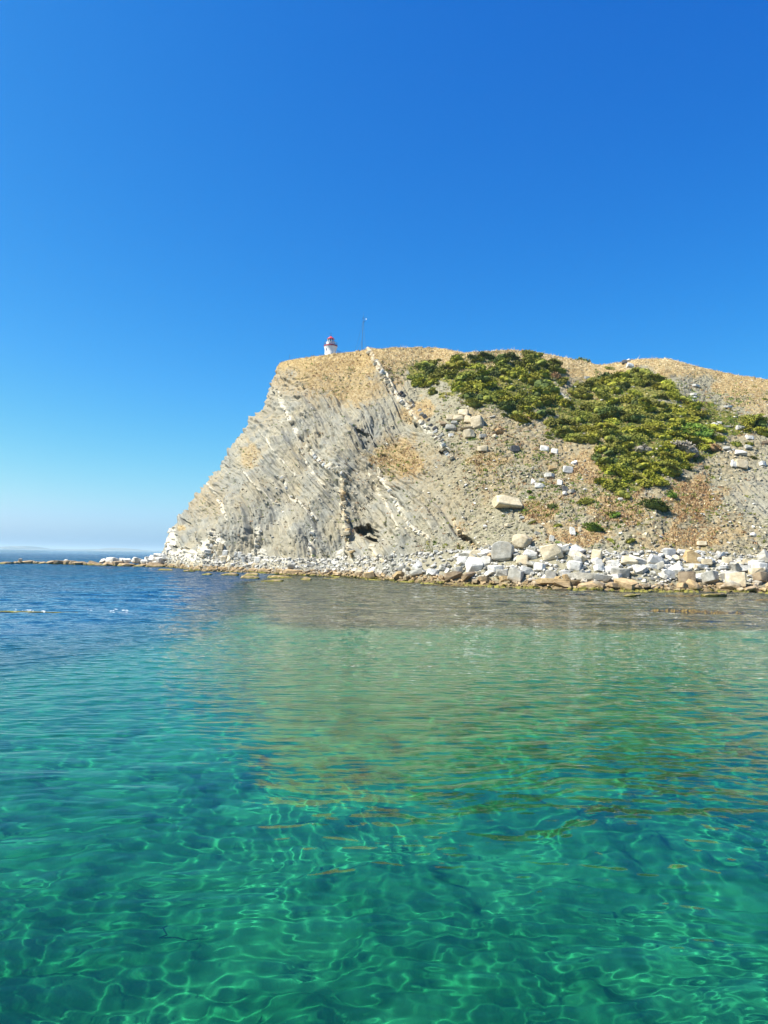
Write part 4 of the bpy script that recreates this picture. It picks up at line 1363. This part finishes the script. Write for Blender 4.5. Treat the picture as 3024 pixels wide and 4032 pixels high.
def island(x0, x1, prof, lab, yd=14000.0):
    """prof: (px, height above horizon in photo px)"""
    a = np.array(prof, float)
    n = 40; V, F = [], []
    xs = np.linspace(a[0, 0], a[-1, 0], n)
    hs = np.interp(xs, a[:, 0], a[:, 1]); hs = np.convolve(np.pad(hs, 2, 'edge'), np.ones(5) / 5, 'valid')
    hs[0] = hs[-1] = 0
    rnk = 9
    for j in range(rnk):
        f = j / (rnk - 1); prof_ = math.sin(math.pi * f) ** .7
        for i in range(n):
            hx = horizon(xs[i] / K) * K
            g = at_depth(xs[i], hx, yd)
            h = hs[i] / FPX * yd
            V.append((g.x + 60 * vnoise(i * .7, j * 1.1, 0, 71), yd + (f - .5) * 2400, -2 + (h + 2) * prof_ * (1 + .10 * vnoise(i * .9, j * .9, 2, 72)) if 0 < j < rnk - 1 else -3))
    for j in range(rnk - 1):
        for i in range(n - 1): F.append((j * n + i, j * n + i + 1, (j + 1) * n + i + 1, (j + 1) * n + i))
    t = NT('island_ground'); p_ = t.pos()
    m = t.surf(t.ramp(t.noise(p_, .004, 5, .6), [(.4, (.06, .09, .05)), (.6, (.22, .20, .14))]), .95)
    me = bpy.data.meshes.new('island'); me.from_pydata([tuple(map(float, v)) for v in V], [], F); me.materials.append(m); me.update()
    for q in me.polygons: q.use_smooth = True
    o = link(bpy.data.objects.new('island', me))
    tag(o, lab, 'island', kind='structure')


island(0, 0, [(-60, 0), (20, 1.5), (55, 6), (85, 14), (98, 14.5), (115, 8), (135, 2), (160, 0)], 'faint pointed island on the horizon, farthest to the left')
island(0, 0, [(180, 0), (215, 3.5), (245, 4), (270, 0)], 'very faint low island on the horizon between two longer ones', 15500)
island(0, 0, [(265, 0), (290, 5), (330, 3), (395, 6), (440, 9), (470, 13), (505, 9), (545, 4), (570, 2), (620, 3), (660, 0)], 'long faint island on the horizon left of the point', 14500)


def foam():
    """white flecks where the swell trips over a drowned ledge, out to the left"""
    r = np.random.default_rng(77); V = []; F = []
    for k in range(20):
        c = r.choice([60, 95, 175, 255, 285], p=[.35, .2, .17, .2, .08])
        xd = c + r.normal() * 16; yd = 1320.5 + (xd > 130) * -2.0 + r.normal() * 1.6
        G = on_plane(xd * K, yd * K, .05)
        w_, h_ = r.uniform(.04, .22), r.uniform(.02, .07)
        b = len(V)
        for q in range(7):
            a = 6.283 * q / 7
            V.append((G.x + math.cos(a) * w_ * r.uniform(.6, 1), G.y + math.sin(a) * h_ * 2 * r.uniform(.6, 1), .035 + .03 * r.random()))
        V.append((G.x, G.y, .06 + .03 * r.random()))
        for q in range(7): F.append((b + q, b + (q + 1) % 7, b + 7))
    t = NT('sea_foam'); m = t.surf((.62, .65, .68), .6)
    o = link(bpy.data.objects.new('foam', raw_mesh('foam', V, F, m, True)))
    tag(o, 'broken white foam flecks over the drowned ledge at the left', kind='stuff')
    for (xd, yd, wd, lab) in [(40, 1323, 150, 'long dark drowned ledge breaking the surface at the left edge'), (130, 1325, 90, 'dark thin ledge awash right of the long drowned ledge')]:
        G = on_plane(xd * K, yd * K); m_ = mpp(G.y)
        o = put_rock('awash_rock', 'slab', 'dark', (G.x, G.y + .3, -.02), (wd * m_, .7, .16), (0, 0, -.03)); tag(o, lab, 'rock')


foam()
# ---------------------------------------------------------------- shrubs, dry grass, seaweed
rp = np.random.default_rng(5)


def leaf_mat(name, lo, mid, hi, sc=1.6):
    t = NT(name)
    p = t.pos()
    rnd = t.node('ShaderNodeObjectInfo').outputs['Random']
    n = t.noise(p, sc, 4, .7)
    c = t.ramp(n, [(.32, lo), (.5, mid), (.66, hi)])
    hv = t.node('ShaderNodeHueSaturation', i_Color=c, i_Value=t.math('ADD', t.math('MULTIPLY', rnd, .45), .78),
                i_Hue=t.math('ADD', t.math('MULTIPLY', rnd, .025), .487))
    return t.surf(hv.outputs[0], .75, None, .2)


LEAF = {
    'juniper': leaf_mat('juniper_leaves', (.07, .08, .010), (.24, .24, .020), (.37, .335, .045)),
    'olive': leaf_mat('olive_green_leaves', (.06, .075, .014), (.175, .185, .024), (.30, .275, .048)),
    'dark': leaf_mat('dark_green_leaves', (.028, .05, .015), (.08, .108, .022), (.15, .17, .036)),
    'grey': leaf_mat('grey_twigs', (.10, .085, .065), (.23, .20, .155), (.36, .31, .25)),
    'green': leaf_mat('fresh_green_leaves', (.04, .08, .012), (.115, .185, .020), (.20, .27, .04)),
    'brown': leaf_mat('dry_brown_scrub', (.14, .08, .035), (.30, .18, .085), (.42, .28, .15)),
}


def shrub_mesh(seed, flat=.45, n=1300, layered=False):
    """crown of small leaf sprays round several lobes; unit footprint (radius about 1), base at z 0"""
    r = np.random.default_rng(seed)
    lobes = [(0, 0, .30, .62)] + [(r.uniform(-.6, .6), r.uniform(-.6, .6), r.uniform(.10, .32), r.uniform(.28, .48)) for _ in range(7)]
    V, F = [], []
    w = np.array([l[3] ** 2 for l in lobes]); w /= w.sum()
    for i in range(n):
        lx, ly, lz, lr = lobes[r.choice(len(lobes), p=w)]
        v = r.normal(size=3); v /= np.linalg.norm(v)
        if v[2] < -.25: v[2] = -v[2] * .6
        rad = lr * (1.0 - .45 * r.random() ** 2) * (1 + .12 * r.normal())
        c = np.array([lx, ly, lz]) + v * rad * np.array([1, 1, .85])
        c[2] = max(.02, c[2])
        dirn = v + r.normal(0, .55, 3) + (np.array([0, 0, .3]) if not layered else np.array([.5, -.2, .1]))
        dirn /= np.linalg.norm(dirn)
        side = np.cross(v + r.normal(0, .45, 3) + np.array([-.2, -.15, .35]), dirn); side /= np.linalg.norm(side) + 1e-6
        L = r.uniform(.07, .15); W = L * r.uniform(.35, .6)
        b = len(V)
        V += [c - side * W, c + dirn * L * 1.1 + side * W * .2, c + side * W, c - dirn * L * .5]
        F.append((b, b + 1, b + 2, b + 3))
    V = np.array(V); V[:, 2] *= flat / .6
    me = raw_mesh('shrub_crown', V, np.array(F), LEAF['olive'])
    # woody core so that the crown is dense in the middle
    return me


def shrub_full(seed, flat, n=1300, layered=False):
    me = shrub_mesh(seed, flat, n, layered)
    bm = bmesh.new(); bm.from_mesh(me)
    r = np.random.default_rng(seed + 500)
    for k in range(6):
        c = (r.uniform(-.45, .45), r.uniform(-.45, .45), flat * r.uniform(.1, .35))
        M = Matrix.Translation(c) @ Matrix.Diagonal((.42, .42, flat * .62, 1))
        g = bmesh.ops.create_icosphere(bm, subdivisions=2, radius=1, matrix=M)
        for v in g['verts']:
            v.co += Vector(r.uniform(-.05, .05, 3))
    bm.to_mesh(me); bm.free()
    return me


CROWN = [shrub_full(200 + k, .55, 1250, k % 2 == 0) for k in range(7)]


def put_shrub(col, loc, size, rz=None, tilt=0.0, name='shrub', mesh=None):
    o = link(bpy.data.objects.new(name, mesh or CROWN[int(rp.integers(len(CROWN)))]))
    o.material_slots[0].link = 'OBJECT'; o.material_slots[0].material = LEAF[col]
    o.location = loc; o.scale = size; o.rotation_euler = (tilt, 0, rp.uniform(0, 6.28) if rz is None else rz)
    return o


def shrub_px(xd, yd, wd, hd, col, lab, group=None, name='shrub'):
    """crown centred on the photo point, wd x hd view pixels"""
    G, n, dist = ground_at(xd, yd + hd * .35)
    m_ = mpp(dist)
    R = wd * m_ * .5
    o = put_shrub(col, G + Vector((0, .2, -.12)), (R, max(R * .85, 1.0), hd * m_ * 1.15), tilt=.42, name=name)
    tag(o, lab, 'shrub', group)
    return o


NAMED = [
    (V3, 220, 160 + 20, 160, 95, 'olive', 'low olive green shrub, topmost left of the main green mass'),
    (V3, 230, 240, 150, 80, 'dark', 'dark flat shrub at the left end of the green mass'),
    (V3, 140, 300, 130, 70, 'dark', 'dark shrub lowest on the left end of the green mass'),
    (V3, 225, 432, 150, 62, 'olive', 'lone flat green shrub just below the left end of the green mass'),
    (V3, 430, 112, 110, 26, 'olive', 'thin low green shrub in the straw grass near the crest'),
    (V3, 510, 96, 90, 18, 'olive', 'smallest low shrub in the straw grass of the crest'),
    (V3, 1105, 220, 190, 115, 'olive', 'domed olive shrub with a greyish right side below the crest'),
    (V3, 1185, 375, 240, 150, 'dark', 'big dark blue green bush in the middle of the green mass'),
    (V3, 1290, 285, 100, 80, 'brown', 'brownish green bush right above the big dark bush'),
    (V3, 1235, 205, 110, 50, 'olive', 'flat green shrub right of the domed olive shrub'),
    (V3, 600, 500 + 25, 190, 85, 'olive', 'green shrub ending in dry grass above the upper boulder cluster'),
    (V3, 880, 560, 210, 90, 'dark', 'dark green shrub at the bottom of the left green mass'),
    (V3, 930, 630, 90, 48, 'dark', 'small dark shrub under the left green mass'),
    (V3, 820, 770, 160, 85, 'brown', 'sparse yellowish scrub right of the large cream boulders'),
    (V4, 275, 285, 165, 100, 'dark', 'round dark green shrub alone in the straw grass'),
    (V4, 350, 210, 200, 24, 'olive', 'thin green strip of low shrub under the crest'),
    (V4, 555, 212, 90, 26, 'olive', 'small low shrub beside the white pyramid rock'),
    (V4, 420, 380, 150, 60, 'dark', 'dark green bush in the upper part of the right green mass'),
    (V4, 330, 570, 230, 150, 'dark', 'big dark bush in the middle of the right green mass'),
    (V4, 560, 490, 120, 95, 'dark', 'dark bush right of the big dark one in the right green mass'),
    (V4, 1030, 730, 330, 120, 'green', 'bright fresh green bush at the right end of the green mass'),
    (V4, 610, 905, 200, 110, 'grey', 'leafless grey twiggy bush in the lower green mass'),
    (V4, 960, 880, 290, 130, 'grey', 'large grey twiggy bush below the bright green bush'),
    (V4, 1200, 880, 150, 90, 'brown', 'brown dry bush right of the large grey twiggy bush'),
    (V4, 800, 1050, 260, 110, 'olive', 'wide green bush, lowest at the right of the green mass'),
    (V4, 430, 1080, 300, 90, 'juniper', 'wide yellow green bush at the bottom of the green mass'),
    (V4, 1400, 850, 110, 75, 'olive', 'small round shrub among the white stones on the right'),
    (V4, 1500, 850, 90, 60, 'olive', 'low shrub touching the small round one on the right'),
    (V4, 1545, 972, 110, 28, 'olive', 'thin strip of green above the large cream block'),
    (V4, 1480, 640, 260, 80, 'olive', 'long flat green shrub band on the right hand slope'),
    (V4, 1600, 700, 120, 70, 'dark', 'dark end of the shrub band at the right edge'),
    (V4, 1640, 475, 50, 34, 'olive', 'small green tuft at the right edge of the slope'),
    (V4, 75, 135, 140, 62, 'dark', 'dark bush standing out against the sky on the crest'),
    (V7, 962, 233, 108, 82, 'dark', 'small round dark green bush right of the large lone cream slab'),
    (V7, 1390, 455, 240, 110, 'green', 'rounded bright green bush with brown grass below, beside a narrow sandy block'),
    (V7, 1560, 35, 220, 80, 'olive', 'olive bush at the foot of the big green mass'),
    (V7, 1290, 175, 180, 70, 'olive', 'loose olive scrub between the round bush and the shrub mass'),
    (V7, 1540, 315, 170, 75, 'olive', 'low green bush half way down the right slope'),
    (V7, 1000, 425, 105, 60, 'olive', 'small olive bush above the small dark slanting slab'),
    (V7, 760, 395, 90, 38, 'olive', 'small flat green bush beside the white stones'),
    (V7, 735, 92, 75, 32, 'green', 'tiny green shrub above the large lone cream slab'),
    (V7, 772, 150, 90, 35, 'green', 'tiny green shrub just right of the large lone cream slab'),
    (V7, 1550, 575, 60, 50, 'olive', 'little green bush at the top of the shore rubble'),
    (V8, 660, 130, 165, 120, 'green', 'compact fresh green bush above the long dark bush'),
    (V8, 500, 240, 360, 105, 'dark', 'long dark green bush stretched across the slope'),
    (V8, 215, 605, 130, 58, 'olive', 'small lone olive bush low above the shore rubble'),
    (V8, 35, 40, 240, 90, 'olive', 'olive bush under the shrub mass, left of the compact bush'),
    (V8, 45, 335, 130, 70, 'green', 'low fresh green bush left of the long dark bush'),
]
SCL = {V7: 2.552, V8: 2.6587, V3: 2.212, V4: 2.143, V15: 2.074}
for (vf, x, y, w, h, col, lab) in NAMED:
    xd, yd = vf(x, y)
    wd, hd = w / SCL[vf] / K, h / SCL[vf] / K
    if lab.startswith('dark bush standing out'):
        dc = crest_depth(xd) + 5
        c = at_depth(xd * K, (yd + hd * .5) * K, dc)
        m_ = mpp(dc)
        o = put_shrub(col, (c.x, c.y, back_z(xd, dc) - .3), (wd * m_ * .8, 2.2, (c.z - back_z(xd, dc) + hd * m_) * 1.15)); tag(o, lab, 'shrub')
        continue
    # wide bushes are several crowns of one plant: keep one object, stretched a little
    shrub_px(xd, yd, wd * 1.12, hd * .8, col, lab)

# the great shrub mass
MASS = [[(905, 790), (960, 778), (1010, 772), (1080, 765), (1130, 758), (1190, 775), (1215, 800), (1210, 840), (1225, 870), (1180, 895), (1120, 905), (1080, 870), (1010, 862),
         (985, 842), (1000, 815), (960, 800), (930, 830), (900, 825)],
        [(1215, 850), (1245, 830), (1290, 815), (1340, 800), (1400, 800), (1450, 820), (1460, 850), (1500, 870), (1530, 905), (1560, 930), (1555, 960), (1500, 985), (1475, 1010),
         (1420, 1045), (1370, 1040), (1310, 1020), (1290, 990), (1300, 960), (1250, 950), (1185, 935), (1190, 905), (1240, 900)],
        [(1290, 1030), (1360, 1045), (1345, 1068), (1300, 1052)], [(1580, 905), (1659, 910), (1659, 935), (1610, 925)]]


def inside(x, y, poly):
    c = False
    for (x0, y0), (x1, y1) in zip(poly, poly[1:] + poly[:1]):
        if (y0 > y) != (y1 > y) and x < (x1 - x0) * (y - y0) / (y1 - y0) + x0: c = not c
    return c


MCOL = {'juniper': 'yellow green', 'olive': 'olive green', 'dark': 'dark green'}


def mass_label(x, y, col, w, h):
    side = 'left green mass' if x < 1212 else 'right green mass'
    x0, x1, ya, yb_ = (900, 1212, 760, 905) if x < 1212 else (1212, 1560, 800, 1045)
    hx = ('left end', 'left half', 'middle', 'right half', 'right end')[min(4, max(0, int((x - x0) / (x1 - x0) * 5)))]
    hy = ('top', 'upper', 'central', 'lower', 'bottom')[min(4, max(0, int((y - ya) / (yb_ - ya) * 5)))]
    size = ('tiny', 'small', 'mid sized', 'wide', 'very wide')[min(4, int((w - 38) / 4.4))]
    return f"{size}{' flat' if h < 15.5 else ''} {MCOL[col]} bush, {hy} row, {hx} of the {side}"
    return f"{'wide' if w > 53 else ('small' if w < 45 else 'mid sized')} {'flat ' if h < 15.5 else ''}{MCOL[col]} bush, {hy} row, {hx} of the {side}"


pts = []
for _ in range(5200):
    x, y = rp.uniform(895, 1659), rp.uniform(755, 1070)
    if not any(inside(x, y, P_) for P_ in MASS): continue
    if any((x - a) ** 2 + ((y - b) * 1.9) ** 2 < 16.5 ** 2 for a, b in pts): continue
    pts.append((x, y))
pts = pts[:250]
for (x, y) in pts:
    v = float(vnoise(np.array(x / 38.), np.array(y / 22.), 0., 81)) + .3 * rp.normal()
    col = 'juniper' if v > .0 else ('olive' if v > -.75 else 'dark')
    w = rp.uniform(38, 60); h = rp.uniform(12, 19)
    shrub_px(x, y, w, h, col, mass_label(x, y, col, w, h), 'bushes of the green mass')
# stragglers round the ragged edge of the mass
edge = []
for _ in range(4000):
    x, y = rp.uniform(885, 1600), rp.uniform(768, 1090)
    if any(inside(x, y, P_) for P_ in MASS) or not any(inside(x + dx, y + dy, P_) for P_ in MASS for dx, dy in ((22, 0), (-22, 0), (0, -15), (0, 12))): continue
    if any((x - a) ** 2 + ((y - b) * 1.9) ** 2 < 19 ** 2 for a, b in edge): continue
    if y < pl(CREST, x) + 8 or rp.random() < .35: continue
    edge.append((x, y))
for n_, (x, y) in enumerate(sorted(edge)[:34]):
    w = rp.uniform(14, 26)
    shrub_px(x, y, w, rp.uniform(6, 9), 'olive' if rp.random() < .6 else 'juniper', f'small outlying green shrub, {ORD[n_]} from the left round the shrub mass', 'small shrubs round the edge of the green mass')
print('mass shrubs', len(pts), len(edge))


# low plants, weeds and dry tufts: nobody could count these
def tufts(name, P, H, W, mats, mi, blades=5, spread=.5):
    n = len(P)
    P = np.repeat(np.asarray(P), blades, 0); H = np.repeat(H, blades) * rp.uniform(.5, 1.15, n * blades); W = np.repeat(W, blades)
    mi = np.repeat(mi, blades)
    a = rp.uniform(0, 6.28, len(P)); lean = rp.normal(0, .35, (len(P), 2))
    c = P + np.stack([rp.normal(0, 1, len(P)) * W * spread, rp.normal(0, 1, len(P)) * W * spread, 0 * a - .05], 1)
    sd = np.stack([np.cos(a), np.sin(a), 0 * a], 1) * (W * .5)[:, None]
    tip = c + np.stack([lean[:, 0] * H, lean[:, 1] * H, H], 1)
    V = np.stack([c - sd, c + sd, tip], 1).reshape(-1, 3)
    F = np.arange(len(V)).reshape(-1, 3)
    return link(bpy.data.objects.new(name, raw_mesh(name, V, F, mats, False, mi)))


def straw(name, a, b, c_):
    t = NT(name)
    n = t.noise(t.pos(), .9, 4, .7)
    return t.surf(t.ramp(n, [(.35, a), (.5, b), (.65, c_)]), .9, None, .1)


STRAW = [straw('straw_gold', (0.307, 0.201, 0.083), (0.543, 0.378, 0.177), (0.708, 0.543, 0.295)), straw('straw_pale', (0.531, 0.401, 0.224), (0.732, 0.590, 0.354), (0.873, 0.743, 0.496)),
         straw('straw_rust', (0.201, 0.106, 0.047), (0.389, 0.224, 0.106), (0.496, 0.330, 0.177))]
gi, gj = rp.integers(NB + 20, NB + NS - 1, 150000), rp.integers(NWRAP + 1, LC - 2, 150000)
k = (grass[gi, gj] + rp.normal(0, .18, len(gi)) > .55) & (ppx[gi, gj] < 1720)
gi, gj = gi[k][:42000], gj[k][:42000]
P = LAND[gi, gj]
hh = rp.uniform(.16, .38, len(P)) * np.where(ppy[gi, gj] < 790, 1.25, .9)
pale = (ppy[gi, gj] < 800) & (ppx[gi, gj] > 820)
mi = np.where(rp.random(len(P)) < .12, 2, np.where(pale & (rp.random(len(P)) < .7), 1, (rp.random(len(P)) < .25).astype(int)))
mi = np.where((ppy[gi, gj] > 990) & (rp.random(len(P)) < .6), 2, mi)
o = tufts('dry_grass', P, hh, np.full(len(P), .13), STRAW, mi, 4, 1.1)
tag(o, 'dry straw coloured grass over the cliff top and in patches down the slope', 'grass', kind='stuff')
# ragged fringe standing along the crest
j = rp.integers(NWRAP + 1, LC - 2, 5200); i_ = rp.integers(NB + NS - 4, NB + NS + 5, 5200)
P = LAND[i_, j]
dens = vnoise(P[:, 0] / 3, P[:, 1] * 0, P[:, 2] * 0, 88) > -.35
P = P[dens]
o = tufts('crest_grass', P, rp.uniform(.15, .5, len(P)) * (1 + 1.3 * (rp.random(len(P)) < .06)), np.full(len(P), .09), STRAW, rp.integers(0, 2, len(P)), 3, 1.0)
tag(o, 'pale dry grass standing along the crest line', 'grass', kind='stuff')

# small green and brown weeds
WEED = [LEAF['green'], LEAF['olive'], LEAF['brown'], LEAF['dark']]
wi, wj = rp.integers(NB + 8, NB + NS - 3, 90000), rp.integers(NWRAP + 1, LC - 2, 90000)
wx, wy = ppx[wi, wj], ppy[wi, wj]
dn = np.maximum(green[wi, wj] * .9, 0) + blobs(wx, wy, [(860, 990, 55, 45, .9), (1160, 1100, 50, 28, 1), (1130, 1000, 80, 70, .55), (1230, 1060, 80, 60, .6), (1050, 960, 90, 60, .6), (1300, 1060, 90, 50, .6),
                    (1500, 1080, 70, 60, .5), (1340, 1110, 70, 40, .7), (980, 930, 60, 60, .4), (1560, 900, 80, 50, .9), (720, 820, 110, 40, .35), (870, 800, 60, 30, .6),
                    (1050, 850, 110, 40, .5), (1500, 860, 60, 40, .8), (540, 990, 30, 30, .5), (1000, 1190, 30, 15, .5), (1040, 1030, 60, 40, .5), (465, 1100, 30, 15, .6),
                    (940, 1180, 30, 14, .7), (1620, 850, 50, 25, .4), (420, 1082, 25, 10, .6)], vnoise(wx / 15, wy / 11, 0 * wx, 90) * .5, .6)
k = (rp.random(len(wi)) < dn * .30 + .022) & (wx < 1700)
wi, wj = wi[k], wj[k]
P = LAND[wi, wj]; wx, wy = ppx[wi, wj], ppy[wi, wj]
rust = vnoise(wx / 22, wy / 16, 0 * wx, 91) + .3 * rp.normal(size=len(wx))
rust = rust - .8 * green[wi, wj]
mi = np.where(rust > .15, 2, np.where(rust > -.35, 1, np.where(rust > -1.0, 0, 3)))
o = tufts('weeds', P, rp.uniform(.12, .42, len(P)), rp.uniform(.12, .28, len(P)), WEED, mi, 9, .9)
tag(o, 'small green and rusty weeds dotted over the scree', 'weeds', kind='stuff')
print('tufts', len(gi), 'weeds', len(wi))


# seaweed: yellow green fringe at the waterline and a golden brown patch off the shore
def weed_mat(name, a, b, c_):
    t = NT(name)
    p_ = t.pos()
    return t.surf(t.ramp(t.noise(p_, 2.2, 5, .75), [(.35, a), (.5, b), (.66, c_)]), .55, t.bump(t.noise(p_, 9, 4, .7), .8, .08), .5)


MW1 = weed_mat('green_weed', (.06, .05, .008), (.19, .17, .02), (.36, .32, .03))
MW2 = weed_mat('golden_weed', (.04, .025, .008), (.13, .085, .015), (.28, .19, .03))


def mat_strip(name, x0, x1, line, w_px, h, mat, lab, cat=None, kind=None, seed=0, off=0, broken=.0):
    xs = np.arange(x0, x1, 1.4); V = []; F = []
    nr = 7
    rows = []
    for a, xd in enumerate(xs):
        yc_ = float(line(xd)) + off
        edge = min(1, (xd - x0) / 12, (x1 - xd) / 12)
        hn = float(vnoise(np.array(xd / 7.), 0., 0., seed)) * .7 + float(vnoise(np.array(xd / 2.5), 0., 0., seed + 1)) * .5
        present = max(0, min(1, (float(vnoise(np.array(xd / 22.), 0., 3., seed + 3)) + 1 - broken * 1.4) * 2.5)) * edge
        for b in range(nr):
            f = b / (nr - 1)
            G = on_plane(xd * K, (yc_ + (f - .5) * -w_px * (.7 + .4 * hn)) * K)
            z = -0.08 + (h * (.6 + .6 * hn) + .08) * math.sin(math.pi * f) * present + rp.uniform(-.03, .03)
            V.append((G.x + rp.uniform(-.05, .05), G.y, z))
    for a in range(len(xs) - 1):
        for b in range(nr - 1): F.append((a * nr + b, a * nr + b + 1, (a + 1) * nr + b + 1, (a + 1) * nr + b))
    o = link(bpy.data.objects.new(name, raw_mesh(name, V, F, mat, True)))
    tag(o, lab, cat, kind=kind)
    return o


mat_strip('waterline_seaweed', 900, 1700, lambda x: pl(FOOT, x), 4.5, .20, MW1, 'yellow green seaweed fringe along the foot of the boulders', 'seaweed', 'stuff', 301, 1.5, .35)
mat_strip('waterline_seaweed', 480, 900, lambda x: pl(FOOT, x), 3.5, .12, MW1, 'yellowish seaweed film along the wet ledges', 'seaweed', 'stuff', 311, 1.0, .75)
mat_strip('seaweed_bank', 1400, 1605, lambda x: 1318 + (x - 1400) * .03, 7.5, .16, MW2, 'golden brown seaweed bank breaking the surface off the right hand shore', 'seaweed', 'stuff', 321, 0, .15)
mat_strip('seaweed_bank', 905, 1070, lambda x: 1262 + (x - 905) * .045, 3.6, .10, MW2, 'golden weed strip in the shallows before the middle of the shore', 'seaweed', 'stuff', 331, 0, .5)
mat_strip('seaweed_bank', 1160, 1260, lambda x: 1284, 3.2, .10, MW2, 'dark golden weed strip close to the long sandy slab', 'seaweed', 'stuff', 341, 0, .4)
mat_strip('seaweed_bank', 1395, 1520, lambda x: 1287, 3.0, .08, MW2, 'thin weed line in the water right of the middle', 'seaweed', 'stuff', 351, 0, .5)
mat_strip('seaweed_bank', 1600, 1690, lambda x: 1296, 4.2, .10, MW2, 'golden weed tufts near the right edge of the water', 'seaweed', 'stuff', 361, 0, .3)
# ---------------------------------------------------------------- air: far islands fade in it
def build_haze():
    x0, x1, y0, y1, z0, z1 = -60000, 60000, -200, 52000, -16, 105
    V = [(x, y, z) for x in (x0, x1) for y in (y0, y1) for z in (z0, z1)]
    F = [(0, 1, 3, 2), (4, 6, 7, 5), (0, 4, 5, 1), (2, 3, 7, 6), (0, 2, 6, 4), (1, 5, 7, 3)]
    t = NT('haze')
    v = t.node('ShaderNodeVolumePrincipled')
    v.inputs['Color'].default_value = (.66, .88, 1, 1)
    v.inputs['Density'].default_value = 9e-5
    v.inputs['Anisotropy'].default_value = 0.2
    t.l.new(v.outputs[0], t.out.inputs['Volume'])
    o = link(bpy.data.objects.new('haze', raw_mesh('haze', V, F, t.m)))
    tag(o, 'thin blue summer haze over the open sea', kind='stuff')


build_haze()
